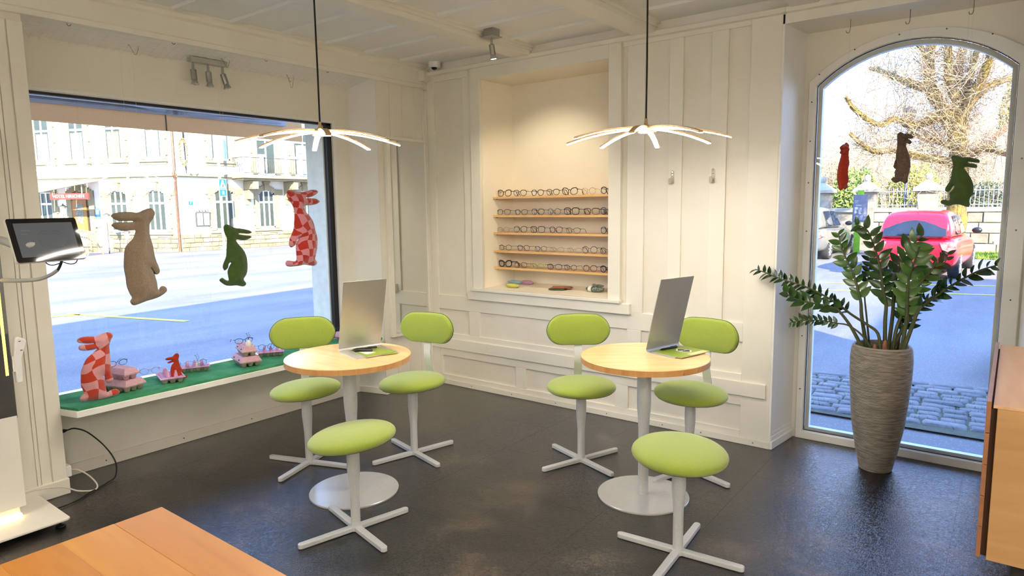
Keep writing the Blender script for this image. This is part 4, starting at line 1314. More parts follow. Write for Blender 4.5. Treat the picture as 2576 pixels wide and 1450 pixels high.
# ================================================================ EGG CARTONS AND EGGS ON THE SILL
PINK = pm('pink_pulp', '#cfa6b0', '#c59ba6', scale=80, rough=0.95, bump=0.3, bscale=260, bdist=0.002)
GREYP = pm('grey_pulp', '#a79c8b', '#988d7c', scale=80, rough=0.95, bump=0.3, bscale=260, bdist=0.002)
LILAC = pm('lilac_pulp', '#d3a4c4', '#c796b8', scale=80, rough=0.95)
def carton(label, loc, rz, n, m, lid, grp, bottom=GREYP, s_=0.045, lidflip=False, lidmat=PINK):
    L, W = n*s_, m*s_
    t = thing('egg_carton', label, 'egg carton', loc, rz, grp)
    cup = MB()
    for i in range(n):
        for j in range(m):
            cx, cy = (i-(n-1)/2)*s_, (j-(m-1)/2)*s_
            cup.lathe([(0.011, 0.0), (0.0135, 0.001), (s_*0.52, 0.031)], 10, (cx, cy, 0))
    cup.build('cups', bottom, t, smooth=True, ang=50)
    rim = 0.006
    MB().box(-L/2-rim, -W/2-rim, 0.030, L/2+rim, -W/2+0.004, 0.0335).box(-L/2-rim, W/2-0.004, 0.030, L/2+rim, W/2+rim, 0.0335).box(-L/2-rim, -W/2+0.004, 0.030, -L/2+0.004, W/2-0.004, 0.0335)\
        .box(L/2-0.004, -W/2+0.004, 0.030, L/2+rim, W/2-0.004, 0.0335).build('rim', bottom if lid else LILAC, t, bev=0.001)
    if not lid:
        cn = MB()
        for i in range(n-1):
            for j in range(m-1):
                cn.lathe([(0.016, 0.012), (0.011, 0.05), (0.005, 0.074), (0.001, 0.076)], 8, ((i-(n-2)/2)*s_, (j-(m-2)/2)*s_, 0))
        cn.build('divider_cones', LILAC, t, smooth=True)
        ins = MB()
        for i in range(n):
            for j in range(m):
                ins.lathe([(0.012, 0.0035), (s_*0.49, 0.0325)], 10, ((i-(n-1)/2)*s_, (j-(m-1)/2)*s_, 0))
        ins.build('cup_linings', LILAC, t, smooth=True)
    else:
        a, b = L/2+rim, W/2+rim
        h = 0.033
        v = [(-a, -b, 0.0335), (a, -b, 0.0335), (a, b, 0.0335), (-a, b, 0.0335), (-a, -b, 0.038), (a, -b, 0.038), (a, b, 0.038), (-a, b, 0.038),
             (-a+0.018, -b+0.018, 0.038+h), (a-0.018, -b+0.018, 0.038+h), (a-0.018, b-0.018, 0.038+h), (-a+0.018, b-0.018, 0.038+h)]
        MB().add(v, [(3, 2, 1, 0), (0, 1, 5, 4), (1, 2, 6, 5), (2, 3, 7, 6), (3, 0, 4, 7), (4, 5, 9, 8), (5, 6, 10, 9), (6, 7, 11, 10), (7, 4, 8, 11), (8, 9, 10, 11)]).build('lid', lidmat, t, bev=0.004)
        kn = MB()
        for sx in (-1, 1):
            kn.box(sx*L*0.27-0.009, -b+0.002, 0.044, sx*L*0.27+0.009, -b+0.0085, 0.053)
        kn.build('lid_slots', DARKP, t)
        if lidflip:
            bm = MB()
            for i in range(n):
                for sy in (-1, 1):
                    bm.lathe([(0.019, 0.04), (0.017, 0.068), (0.012, 0.0725)], 10, ((i-(n-1)/2)*s_, sy*(b-0.028), 0))
            bm.build('lid_bumps', lidmat, t, smooth=True, ang=50)
    return t
ZT = 0.5205
gcar = 'egg cartons on the turf'
carton('grey and pink closed egg carton, lower of the pair behind the sitting rabbit', (-0.085, -2.655, ZT), rad(-72), 3, 5, True, gcar)
carton('pink closed egg carton, upper of the pair behind the sitting rabbit', (-0.095, -2.66, ZT+0.072), rad(-78), 2, 5, True, gcar, bottom=PINK)
carton('open egg carton with the small red rabbit standing in it', (-0.06, -2.372, ZT), rad(-17), 5, 3, False, gcar)
carton('open egg carton with a white egg and wire-rimmed glasses, in the middle of the sill', (-0.165, -2.155, ZT), rad(62), 4, 2, False, gcar)
carton('closed egg carton, lower of the pair on the sill beside the left table', (-0.05, -1.835, ZT), rad(-15), 5, 3, True, gcar)
carton('closed egg carton with a bumpy lid, upper of the pair beside the left table', (-0.055, -1.83, ZT+0.072), rad(-19), 5, 2, True, gcar, lidflip=True)
carton('open egg carton half hidden behind the backrest of the left chair', (-0.15, -1.575, ZT), rad(55), 4, 2, False, gcar)
carton('closed pink egg carton at the far right end of the sill under folded glasses', (-0.18, -0.86, ZT+0.0), rad(88), 3, 2, True, gcar, bottom=PINK)
EGGM = pm('white_eggshell', '#efece2', '#e8e4d8', scale=12, rough=0.5)
def egg(label, loc, grp='white eggs'):
    prof = []
    for i in range(15):
        a = -PI/2+PI*i/14
        prof.append((max(0.021*math.cos(a)*(1-0.10*math.sin(a)), 0.0004), 0.0275*math.sin(a)+0.0275))
    t = thing('egg', label, 'egg', loc, 0, grp)
    MB().lathe(prof, 24).build('shell', EGGM, t, smooth=True, ang=90)
    sp = MB()
    x0, y0, z0 = 0.0, 0.0, 0.053
    for q in range(5):
        a = q*1.3+0.4
        p = [(0, 0, 0.053), (0.006*math.cos(a), 0.006*math.sin(a), 0.07+q*0.004), (0.014*math.cos(a+.3), 0.014*math.sin(a+.3), 0.084+q*0.006)]
        sp.tube(p, 0.0006, 4)
        sp.ell(p[-1], (0.0024, 0.0024, 0.0024), 7, 5)
    sp.build('dried_sprig', pm('dried_sprig', '#4b4a38', '#5c5a45', rough=0.8), t)
egg('white egg with a dried sprig, in the open carton at mid sill', (-0.16, -2.135, ZT+0.006))
egg('white egg with a dried sprig, on top of the stacked cartons', (0.025, -1.855, ZT+0.1325))
rabbit('small plain red felt rabbit standing in the open egg carton', plush_mesh(SMALLR[2], 9, 20, 5), MRd, (0.005, SMALLR[0], SMALLR[1]+0.006), PI/2)
eyeglasses('thin black eyeglasses lying on the carton behind the sitting rabbit', (-0.10, -2.665, ZT+0.1445), rad(95), 'black', 'oval', 0.135, 0.034, 0.0014, 'eyeglasses on the sill').rotation_euler = (0, 0, rad(95))
eyeglasses('thin gold eyeglasses in the open carton left of the small red rabbit', (-0.20, -2.435, ZT+0.030), rad(70), 'gold', 'round', 0.13, 0.04, 0.0012, 'eyeglasses on the sill')
eyeglasses('silver wire six-sided eyeglasses on the open carton with the egg', (-0.125, -2.16, ZT+0.028), rad(80), 'silver', 'hex', 0.155, 0.05, 0.0014, 'eyeglasses on the sill')
eyeglasses('dark blue eyeglasses on the stacked cartons behind the egg', (-0.075, -1.83, ZT+0.1445), rad(75), 'blue', 'panto', 0.135, 0.036, 0.0018, 'eyeglasses on the sill')
eyeglasses('thin dark eyeglasses on the open carton behind the left chair', (-0.14, -1.615, ZT+0.05), rad(70), 'gunmetal', 'round', 0.13, 0.042, 0.0012, 'eyeglasses on the sill')
eyeglasses('dark eyeglasses on the pink carton at the far right of the sill', (-0.18, -0.86, ZT+0.0725), rad(80), 'blue', 'panto', 0.13, 0.034, 0.0015, 'eyeglasses on the sill')
# ================================================================ TALL POT WITH ZZ PLANT
PX, PY = 3.70, 0.045
pt = thing('ribbed_planter', 'tall grey brown ribbed planter standing in front of the arched window', 'planter', (PX, PY, 0))
ctrl = [(0.0, 0.088), (0.03, 0.095), (0.15, 0.120), (0.30, 0.143), (0.45, 0.156), (0.60, 0.1655), (0.69, 0.167), (0.74, 0.162), (0.765, 0.156)]
def prad(z):
    for (a, ra), (b, rb) in zip(ctrl, ctrl[1:]):
        if a <= z <= b:
            t = (z-a)/(b-a)
            t = t*t*(3-2*t)*0.3+t*0.7
            return ra+(rb-ra)*t
    return ctrl[-1][1]
prof = []
nz_ = 92
for i in range(nz_*2+1):
    z = 0.765*i/(nz_*2)
    prof.append((prad(z)+(0.0016 if i % 2 else -0.0008), z))
prof += [(0.150, 0.771), (0.142, 0.766), (0.14, 0.72), (0.02, 0.715)]
MB().lathe(prof, 72).build('pot', pm('planter_stoneware', '#8f897e', '#6b655a', scale=16, rough=0.6, bump=0.35, bscale=70, stretch=(1, 1, 7), bdist=0.004), pt, smooth=True, ang=25)
MB().lathe([(0.001, 0.735), (0.141, 0.732), (0.141, 0.725), (0.001, 0.725)], 32).build('soil', pm('potting_soil', '#2a2018', '#3b2d22', scale=60, rough=1.0, bump=0.9, bscale=90), pt)
zz = thing('zz_plant', 'dark green glossy leaved plant with long arching stems in the tall planter', 'plant', (PX, PY, 0))
LEAF = [pm('leaf_dark', '#1f3a14', '#2a4a19', scale=25, rough=0.22, spec=0.6), pm('leaf_mid', '#34561c', '#426724', scale=25, rough=0.28), pm('leaf_dusk', '#182c14', '#21391a', scale=25, rough=0.2, spec=0.6)]
STEM = pm('zz_stem', '#35431f', '#4a4a2a', scale=40, rough=0.5)
REDL = pm('leaf_reddish', '#3f2a1a', '#2c3218', scale=25, rough=0.3)
def leaf_mesh(name, L, W, cup, bend):
    n = 7
    vs, fs = [], []
    for i in range(n+1):
        t = i/n
        w = W/2*(math.sin(PI*min(1, t**0.72))**0.85) if 0 < t < 1 else 0.0
        z = -bend*t*t*L
        vs += [(L*t, -w, z+cup*w), (L*t, 0, z), (L*t, w, z+cup*w)]
    for i in range(n):
        fs += [(3*i, 3*i+3, 3*i+4, 3*i+1), (3*i+1, 3*i+4, 3*i+5, 3*i+2)]
    me = bpy.data.meshes.new(name)
    me.from_pydata(vs, [], fs)
    me.update()
    me.shade_smooth()
    return me
LM = []
for mi, m in enumerate(LEAF+[REDL]):
    row = []
    for k, (L, W, cu, be) in enumerate(((0.082, 0.040, 0.25, 0.12), (0.075, 0.034, 0.15, 0.25), (0.068, 0.036, 0.35, 0.05))):
        me = leaf_mesh('leaf', L, W, cu, be)
        me.materials.append(m)
        row.append(me)
    LM.append(row)
STEMS = [["A",[ (-0.72,1.20),(-0.66,1.18),(-0.56,1.14),(-0.49,1.12),(-0.43,1.10),(-0.34,1.06),(-0.24,1.00),(-0.16,0.94),(-0.08,0.89),(-0.02,0.84),(0.00,0.76) ]],
["B",[ (-0.52,1.08),(-0.45,1.03),(-0.36,1.01),(-0.27,0.99),(-0.23,0.97),(-0.17,0.89),(-0.12,0.80),(-0.09,0.74) ]],
["C",[ (-0.50,0.87),(-0.44,0.89),(-0.33,0.90),(-0.24,0.89),(-0.17,0.88),(-0.09,0.82),(-0.03,0.75) ]],
["D",[ (-0.28,1.43),(-0.26,1.35),(-0.22,1.26),(-0.18,1.18),(-0.15,1.09),(-0.13,1.01),(-0.12,0.92),(-0.09,0.76) ]],
["E",[ (-0.17,1.49),(-0.11,1.46),(-0.08,1.40),(-0.05,1.31),(-0.03,1.23),(-0.02,1.17),(-0.01,1.10),(0.01,1.02),(0.01,0.91),(0.02,0.75) ]],
["F",[ (0.17,1.43),(0.12,1.37),(0.09,1.32),(0.07,1.26),(0.05,1.19),(0.04,1.08),(0.04,0.94),(0.03,0.76) ]],
["G",[ (0.17,1.37),(0.15,1.29),(0.13,1.21),(0.12,1.15),(0.12,1.06),(0.12,0.92),(0.11,0.77) ]],
["H",[ (0.24,1.28),(0.22,1.22),(0.18,1.16),(0.15,1.09),(0.11,1.00),(0.07,0.88),(0.06,0.77) ]],
["I",[ (0.53,1.28),(0.46,1.25),(0.40,1.21),(0.35,1.17),(0.28,1.11),(0.23,1.06),(0.18,1.00),(0.15,0.89),(0.12,0.77) ]],
["J",[ (0.30,1.14),(0.26,1.09),(0.21,1.05),(0.16,0.99),(0.13,0.93),(0.09,0.85),(0.05,0.75) ]],
["K",[ (-0.11,1.30),(-0.11,1.17),(-0.12,1.06),(-0.10,0.92),(-0.08,0.77) ]],
["L",[ (0.29,1.32),(0.28,1.27),(0.25,1.25),(0.20,1.21),(0.15,1.11),(0.10,0.97),(0.08,0.78) ]],]
ydir = {'A': -0.10, 'B': -0.16, 'C': -0.05, 'D': 0.04, 'E': -0.06, 'F': 0.03, 'G': -0.08, 'H': 0.05, 'I': -0.06, 'J': 0.06, 'K': 0.10, 'L': 0.09}
mcol = {'A': 2, 'B': 0, 'C': 0, 'D': 1, 'E': 0, 'F': 1, 'G': 1, 'H': 1, 'I': 2, 'J': 2, 'K': 2, 'L': 3}
lsc = {'A': 0.78, 'B': 1.15, 'C': 0.6, 'D': 1.0, 'E': 1.1, 'F': 1.1, 'G': 1.1, 'H': 0.95, 'I': 0.85, 'J': 0.95, 'K': 0.75, 'L': 0.75}
bare = {'A': 0.35, 'B': 0.45, 'C': 0.5, 'D': 0.42, 'E': 0.42, 'F': 0.38, 'G': 0.36, 'H': 0.35, 'I': 0.42, 'J': 0.30, 'K': 0.70, 'L': 0.62}
for nm, pts in STEMS:
    tip = pts[0]
    n = len(pts)
    yb = {'A': -0.03, 'B': -0.06, 'C': -0.07, 'D': 0.03, 'E': 0.0, 'F': 0.05, 'G': -0.02, 'H': 0.02, 'I': -0.05, 'J': 0.03, 'K': 0.06, 'L': 0.07}[nm]
    P3 = []
    for i, (x, z) in enumerate(pts):
        f = 1-i/(n-1)
        P3.append(Vector((x*(1.0 if i < n-1 else 0.9), yb+ydir[nm]*f*f, z if i < n-1 else 0.72)))
    path = catmull(P3[::-1], 5)
    m = len(path)
    thick = {'A': 0.009, 'C': 0.006, 'K': 0.006, 'L': 0.006}.get(nm, 0.0115)
    st = MB().tube(path, [thick*(1-0.8*(i/(m-1))**0.8)+0.0012 for i in range(m)], 7).build('stem', STEM if nm != 'L' else REDL, zz, smooth=True)
    # cumulative length
    acc = [0]
    for i in range(1, m):
        acc.append(acc[-1]+(path[i]-path[i-1]).length)
    tot = acc[-1]
    s_ = bare[nm]*tot
    side = 1
    spacing = 0.029*lsc[nm]
    while s_ < tot-0.005:
        i = max(1, min(m-1, next(k for k in range(m) if acc[k] >= s_)))
        p = path[i-1].lerp(path[i], (s_-acc[i-1])/max(1e-6, acc[i]-acc[i-1]))
        tg = (path[i]-path[i-1]).normalized()
        # leaves stand in two rows; rows spread across the view for most stems
        lat = tg.cross(Vector((0, 1, 0))).normalized()
        if nm in 'AIJ':
            lat = (lat*0.8+Vector((0, -0.5, 0))).normalized()
        elif nm == 'B':
            lat = (lat*0.5+Vector((0, -0.9, 0))).normalized()
        else:
            lat = (lat+Vector((0, rnd.uniform(-0.5, 0.2), 0))).normalized()
        d = (tg*rnd.uniform(0.5, 0.8)+lat*side*rnd.uniform(0.7, 1.0)+Vector((0, rnd.uniform(-.2, .2), rnd.uniform(-.05, .2)))).normalized()
        nrm = (Vector((0, -1, 0.25))+Vector((rnd.uniform(-.4, .4), 0, rnd.uniform(-.3, .5)))).normalized()
        if nm in 'AIJ':
            nrm = (Vector((-0.5, -0.7, 0.5))+Vector((rnd.uniform(-.3, .3), rnd.uniform(-.3, .3), 0))).normalized()
        yv = nrm.cross(d).normalized()
        zv = d.cross(yv)
        sc = lsc[nm]*1.12*rnd.uniform(0.85, 1.12)*(0.75 if s_ > tot*0.93 else 1.0)
        M = Matrix.Identity(4)
        for q in range(3):
            M[q][0], M[q][1], M[q][2] = d[q]*sc, yv[q]*sc, zv[q]*sc
        M.translation = p
        o = bpy.data.objects.new('leaf', rnd.choice(LM[mcol[nm] if rnd.random() < 0.8 else 0]))
        COL.objects.link(o)
        o.parent = st
        o.matrix_local = M
        side = -side
        s_ += spacing*(0.55 if side < 0 else 1.0)
    # end leaf
# papery sheaths at the stem bases
for x, y, h in ((0.02, -0.03, 0.07), (0.115, -0.01, 0.05), (-0.03, -0.05, 0.045)):
    MB().lathe([(0.013, 0.725), (0.015, 0.745), (0.010, 0.725+h), (0.002, 0.735+h)], 10, (x, y, 0)).build('sheath', pm('stem_sheath', '#7a4b3a', '#8b5a45', scale=40, rough=0.8), zz, smooth=True)

# ================================================================ CENTRING DEVICE TOWER AT THE LEFT
tw = thing('measuring_tower', 'white optician measuring column with mirror front and light strip at the left edge', 'measuring device', (0, 0, 0))
TWW = pm('tower_white', '#e9e4da', '#e4ded2', scale=3, rough=0.38)
MB().prism([(0.02, -3.176), (0.462, -3.176), (0.474, -3.19), (0.474, -4.1), (0.02, -4.1)], 0.032, 0.046).build('base_plate', TWW, tw, bev=0.004)
for x, y in ((0.44, -3.215), (0.06, -3.215), (0.44, -4.05), (0.06, -4.05)):
    MB().lathe([(0.022, 0.0), (0.024, 0.004), (0.018, 0.01), (0.006, 0.012), (0.006, 0.033)], 18, (x, y, 0)).build('levelling_foot', DARKP, tw, smooth=True)
MB().box(0.10, -3.85, 0.046, 0.245, -3.325, 2.05).build('column', TWW, tw, bev=0.006)
MB().box(0.245, -3.85, 0.10, 0.262, -3.302, 0.585).build('front_panel', TWW, tw, bev=0.003)
MB().box(0.245, -3.85, 0.585, 0.262, -3.302, 2.05).build('mirror_front', pm('tower_mirror', '#9a9c9e', '#989a9c', rough=0.02, metal=1.0), tw, bev=0.001)
MB().box(0.232, -3.85, 0.57, 0.246, -3.296, 2.06).build('mirror_edge', pm('tower_edge_grey', '#8e8a80', '#858177', rough=0.4, metal=0.4), tw)
MB().box(0.2615, -3.330, 0.80, 0.2645, -3.318, 2.0).build('light_strip', emis('tower_led', '#ffd257', 4.5), tw)
MB().box(0.245, -3.83, 0.05, 0.268, -3.325, 0.066).build('foot_light', emis('tower_foot_led', '#ffdf98', 7.0), tw, bev=0.002)
# handset clipped to the side of the mirror
hs = thing('handset', 'white plastic handset hanging at the edge of the measuring column', 'handset', (0.262, -3.290, 0.755))
MB().prism([(0.0, 0.0), (0.024, 0.0), (0.028, 0.02), (0.030, 0.125), (0.058, 0.205), (0.052, 0.222), (0.022, 0.238), (0.010, 0.23), (-0.002, 0.13)], -0.018, 0.018, 'x').build('body', WHITEPL, hs, bev=0.006, seg=3)
MB().box(0.0178, 0.022, 0.212, 0.0188, 0.032, 0.216).box(0.0178, 0.026, 0.165, 0.0188, 0.036, 0.169).build('slots', DARKP, hs)
MB().box(-0.014, -0.008, 0.06, 0.014, 0.002, 0.14).build('holder', WHITEPL, hs, bev=0.002)
# tablet on its arm
ta = thing('tablet_display', 'black bezel touch display on a curved grey arm beside the shop window', 'display', (0.56, -3.186, 1.49))
n_, u_, v_ = Vector((0.931, 0.187, 0.314)), Vector((-0.197, 0.98, 0.001)), Vector((-0.307, -0.063, 0.95))
n_.normalize(); u_.normalize(); v_ = n_.cross(u_)
M3 = Matrix((u_, v_, n_)).transposed()
def rrect(w, h, r, k=5):
    p = []
    for cx, cy, a0 in ((w/2-r, h/2-r, 0), (-w/2+r, h/2-r, PI/2), (-w/2+r, -h/2+r, PI), (w/2-r, -h/2+r, 1.5*PI)):
        for i in range(k+1):
            a = a0+PI/2*i/k
            p.append((cx+r*math.cos(a), cy+r*math.sin(a)))
    return p
def plate(poly, z0, z1):
    n = len(poly)
    vs = [M3 @ Vector((a, b, z)) for z in (z0, z1) for a, b in poly]
    return MB().add(vs, [tuple(range(n))[::-1], tuple(range(n, 2*n))]+[(i, (i+1) % n, n+(i+1) % n, n+i) for i in range(n)])
W_, H_ = 0.316, 0.214
plate(rrect(W_+0.004, H_+0.004, 0.012), -0.018, -0.001).build('housing', pm('display_housing', '#d8d2c4', '#d0cabb', rough=0.35), ta, bev=0.004)
plate(rrect(W_, H_, 0.010), -0.002, 0.002).build('bezel', pm('display_bezel', '#0c0c0d', '#101011', rough=0.06), ta, bev=0.001)
plate(rrect(W_-0.050, H_-0.046, 0.002), 0.0021, 0.0025).build('screen', pm('display_screen', '#3b3e42', '#404347', scale=3, rough=0.06, emit='#9a9fa6', estr=0.16), ta)
ov = MB()
ov.tube([M3 @ Vector((0.02+0.062*math.copysign(abs(math.cos(q))**0.7, math.cos(q)), 0.0+0.045*math.copysign(abs(math.sin(q))**0.8, math.sin(q)), 0.0028)) for q in [2*PI*i/30 for i in range(30)]], 0.0008, 4, close=True)
ov.build('lens_outline', pm('screen_line', '#5c6066', '#565a60', rough=0.3), ta)
ln_ = MB()
for y0, w0 in ((0.045, 0.045), (0.028, 0.03)):
    ln_.add([M3 @ Vector((a, b, 0.0027)) for a, b in ((-0.11, y0), (-0.11+w0, y0), (-0.11+w0, y0+0.004), (-0.11, y0+0.004))], [(0, 1, 2, 3)])
ln_.build('screen_lines', MATS['screen_line'], ta)
c_ = Vector((0.56, -3.186, 1.49))
def loc3(w):
    return Vector(w)-c_
ARMG = pm('grey_arm', '#a9aaa6', '#9c9d99', rough=0.45)
arm1 = catmull([loc3((0.10, -3.75, 1.43)), loc3((0.20, -3.55, 1.47)), loc3((0.33, -3.36, 1.50)), M3 @ Vector((-0.11, -0.02, -0.03)), M3 @ Vector((-0.05, -0.01, -0.02))], 6)
MB().tube(arm1, 0.019, 12).build('support_arm', ARMG, ta, smooth=True)
arm2 = catmull([loc3((0.262, -3.304, 1.285)), loc3((0.36, -3.26, 1.285)), loc3((0.43, -3.20, 1.29)), loc3((0.47, -3.16, 1.31)), loc3((0.50, -3.135, 1.335))], 6)
MB().tube(arm2, [0.011-0.003*i/24 for i in range(25)], 10).build('cable_arm', ARMG, ta, smooth=True)
MB().tube(catmull([loc3((0.50, -3.135, 1.335)), loc3((0.51, -3.13, 1.35)), loc3((0.525, -3.125, 1.375)), loc3((0.545, -3.13, 1.395))], 4), 0.0065, 8).build('cable_joint', DARKP, ta, smooth=True)
MB().tube(catmull([loc3((0.52, -3.125, 1.37)), loc3((0.53, -3.165, 1.362)), loc3((0.535, -3.19, 1.372)), loc3((0.54, -3.2, 1.392))], 5), 0.0025, 6)\
    .tube(catmull([loc3((0.525, -3.125, 1.378)), loc3((0.535, -3.09, 1.362)), loc3((0.54, -3.065, 1.37)), loc3((0.542, -3.055, 1.40))], 5), 0.0025, 6).build('loop_cable', DARKP, ta, smooth=True)

# sockets on the post's side and their cables
sk = thing('wall_socket', 'white wall socket on the side of the post under the window sill, upper one', 'socket', (-0.10, -3.0245, 0.31), 0, 'wall sockets by the post')
MB().box(-0.045, 0, -0.075, 0.045, 0.016, 0.075).build('cover', WHITEPL, sk, bev=0.004)
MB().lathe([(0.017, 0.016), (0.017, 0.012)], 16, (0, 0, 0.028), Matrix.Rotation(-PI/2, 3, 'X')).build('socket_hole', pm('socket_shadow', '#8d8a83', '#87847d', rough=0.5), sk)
pl = thing('power_plug', 'small black plug in the upper wall socket', 'plug', (-0.10, -3.008, 0.34))
MB().lathe([(0.011, 0.0), (0.011, 0.022), (0.006, 0.034), (0.004, 0.04)], 14, (0, 0, 0), Matrix.Rotation(-PI/2, 3, 'X')).build('plug_body', DARKP, pl, smooth=True)
bc = MB().tube(catmull([(-0.10, -2.968, 0.34), (-0.095, -2.93, 0.34), (-0.08, -2.87, 0.30), (-0.04, -2.80, 0.20), (0.0, -2.765, 0.10), (0.02, -2.78, 0.02), (0.05, -2.84, 0.006), (0.12, -2.96, 0.006), (0.18, -3.05, 0.006), (0.20, -3.16, 0.006), (0.18, -3.30, 0.006)], 8), 0.0042, 8).build('black_cable', CORD, smooth=True)
tag(bc, 'black cable arching from the wall socket down to the dark floor', 'cable')
sk2 = thing('wall_socket', 'white surface socket low on the side of the post, lower one', 'socket', (-0.05, -3.0245, 0.115), 0, 'wall sockets by the post')
MB().box(-0.035, 0, -0.03, 0.035, 0.03, 0.035).build('cover', WHITEPL, sk2, bev=0.004)
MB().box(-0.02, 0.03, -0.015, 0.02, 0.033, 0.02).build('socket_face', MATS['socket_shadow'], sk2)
wc = MB().tube(catmull([(-0.05, -2.992, 0.112), (-0.03, -2.96, 0.11), (0.02, -2.92, 0.07), (0.07, -2.90, 0.02), (0.10, -2.93, 0.006), (0.10, -3.01, 0.03), (0.09, -3.08, 0.075), (0.08, -3.2, 0.10), (0.09, -3.32, 0.10)], 8), 0.0042, 8).build('white_cable', pm('white_cable', '#d9d2c0', '#d2cbb8', rough=0.5), smooth=True)
tag(wc, 'cream cable looping from the lower wall socket to the measuring column', 'cable')
# ================================================================ OUTDOORS: GROUND
def gz(x, y):
    s_ = max(0.0, min(1.0, (x+9)/7))
    s_ = s_*s_*(3-2*s_)
    return -0.12+s_*0.01*max(0.0, y-2.5)
def asphalt():
    m = bpy.data.materials.new('asphalt')
    m.use_nodes = True
    nt = m.node_tree
    b = nt.nodes['Principled BSDF']
    tc = nt.nodes.new('ShaderNodeTexCoord')
    n = nt.nodes.new('ShaderNodeTexNoise')
    n.inputs['Scale'].default_value = 0.5
    n.inputs['Detail'].default_value = 8
    n.inputs['Roughness'].default_value = 0.6
    mp = nt.nodes.new('ShaderNodeMapping')
    mp.inputs['Scale'].default_value = (1.4, 0.35, 1)
    mp.inputs['Rotation'].default_value = (0, 0, 0.35)
    nt.links.new(tc.outputs['Object'], mp.inputs[0])
    nt.links.new(mp.outputs[0], n.inputs['Vector'])
    r = nt.nodes.new('ShaderNodeValToRGB')
    r.color_ramp.elements[0].position = 0.36
    r.color_ramp.elements[0].color = (*lin('#66676a'), 1)
    r.color_ramp.elements[1].position = 0.60
    r.color_ramp.elements[1].color = (*lin('#82817f'), 1)
    nt.links.new(n.outputs['Fac'], r.inputs[0])
    v = nt.nodes.new('ShaderNodeTexVoronoi')
    v.inputs['Scale'].default_value = 42
    nt.links.new(tc.outputs['Object'], v.inputs['Vector'])
    rr = nt.nodes.new('ShaderNodeValToRGB')
    rr.color_ramp.elements[0].position = 0.10
    rr.color_ramp.elements[0].color = (1.7, 1.65, 1.55, 1)
    rr.color_ramp.elements[1].position = 0.30
    rr.color_ramp.elements[1].color = (0.9, 0.9, 0.9, 1)
    nt.links.new(v.outputs['Distance'], rr.inputs[0])
    mu = nt.nodes.new('ShaderNodeMix')
    mu.data_type = 'RGBA'
    mu.blend_type = 'MULTIPLY'
    mu.inputs[0].default_value = 1.0
    nt.links.new(r.outputs[0], mu.inputs[6])
    nt.links.new(rr.outputs[0], mu.inputs[7])
    nt.links.new(mu.outputs[2], b.inputs['Base Color'])
    b.inputs['Roughness'].default_value = 0.75
    n2 = nt.nodes.new('ShaderNodeTexNoise')
    n2.inputs['Scale'].default_value = 90
    nt.links.new(tc.outputs['Object'], n2.inputs['Vector'])
    bp = nt.nodes.new('ShaderNodeBump')
    bp.inputs['Strength'].default_value = 0.5
    bp.inputs['Distance'].default_value = 0.008
    nt.links.new(n2.outputs['Fac'], bp.inputs['Height'])
    nt.links.new(bp.outputs[0], b.inputs['Normal'])
    return m
def ground_patch(x0, y0, x1, y1, nx, ny, dz=0.0):
    mb = MB()
    vs = []
    for j in range(ny+1):
        for i in range(nx+1):
            x, y = x0+(x1-x0)*i/nx, y0+(y1-y0)*j/ny
            vs.append((x, y, gz(x, y)+dz))
    fs = [(j*(nx+1)+i, j*(nx+1)+i+1, (j+1)*(nx+1)+i+1, (j+1)*(nx+1)+i) for j in range(ny) for i in range(nx)]
    return mb.add(vs, fs)
road = struct(ground_patch(-60, -30, 40, 70, 50, 50).build('road', asphalt()))
YEL = pm('yellow_road_paint', '#d8bb3f', '#cdb03a', scale=12, rough=0.8)
def stripe(name, p, q, w, mat=YEL):
    p, q = Vector((*p, 0)), Vector((*q, 0))
    d = (q-p).normalized()
    n = Vector((-d.y, d.x, 0))*w/2
    vs = []
    N = 12
    for i in range(N+1):
        c = p.lerp(q, i/N)
        for k in (-1, 1):
            a = c+n*k
            vs.append((a.x, a.y, gz(a.x, a.y)+0.004))
    o = MB().add(vs, [(2*i, 2*i+2, 2*i+3, 2*i+1) for i in range(N)]).build(name, mat)
    o.parent = road
    return o
stripe('road_marking', (-6.05, 0.72), (-8.6, -0.05), 0.13)
stripe('road_marking', (-8.3, 0.02), (-9.2, -1.6), 0.14)
stripe('road_marking', (-8.4, 0.0), (-8.9, -0.9), 0.05)
stripe('road_marking', (1.2, 10.4), (6.5, 12.2), 0.10)
stripe('road_marking', (1.2, 9.2), (6.5, 10.6), 0.10)
# granite kerb line and cobbled strip in front of the arched window
GRA = [pm('granite_%s' % k, a, b_, scale=24, rough=0.62, bump=0.5, bscale=40, bdist=0.012) for k, a, b_ in (('a', '#74736f', '#636463'), ('b', '#807f7a', '#6e6e6c'), ('c', '#696a69', '#5a5c5d'))]
cs = struct(ground_patch(0.2, 1.35, 8.0, 2.66, 16, 3, 0.018).build('cobbled_strip', pm('cobble_joint', '#57564c', '#5d6149', scale=14, rough=1.0, bump=0.6, bscale=60)))
def cobble_mesh(L, W, H):
    vs, fs = [], []
    n, mm_ = 5, 4
    for j in range(mm_+1):
        for i in range(n+1):
            u, v = (-1, -0.88, -0.3, 0.3, 0.88, 1)[i], (-1, -0.8, 0, 0.8, 1)[j]
            e = max(abs(u), abs(v))
            vs.append((u*L/2*(1-0.02*v*v)+rnd.uniform(-.004, .004), v*W/2*(1-0.02*u*u)+rnd.uniform(-.004, .004), H*(1-(0.5 if e > 0.9 else 0.0))+rnd.uniform(-.0025, .0025)))
    for j in range(mm_):
        for i in range(n):
            k = j*(n+1)+i
            fs.append((k, k+1, k+n+2, k+n+1))
    me = bpy.data.meshes.new('cobble')
    me.from_pydata(vs, [], fs)
    me.update()
    me.shade_smooth()
    return me
CM = []
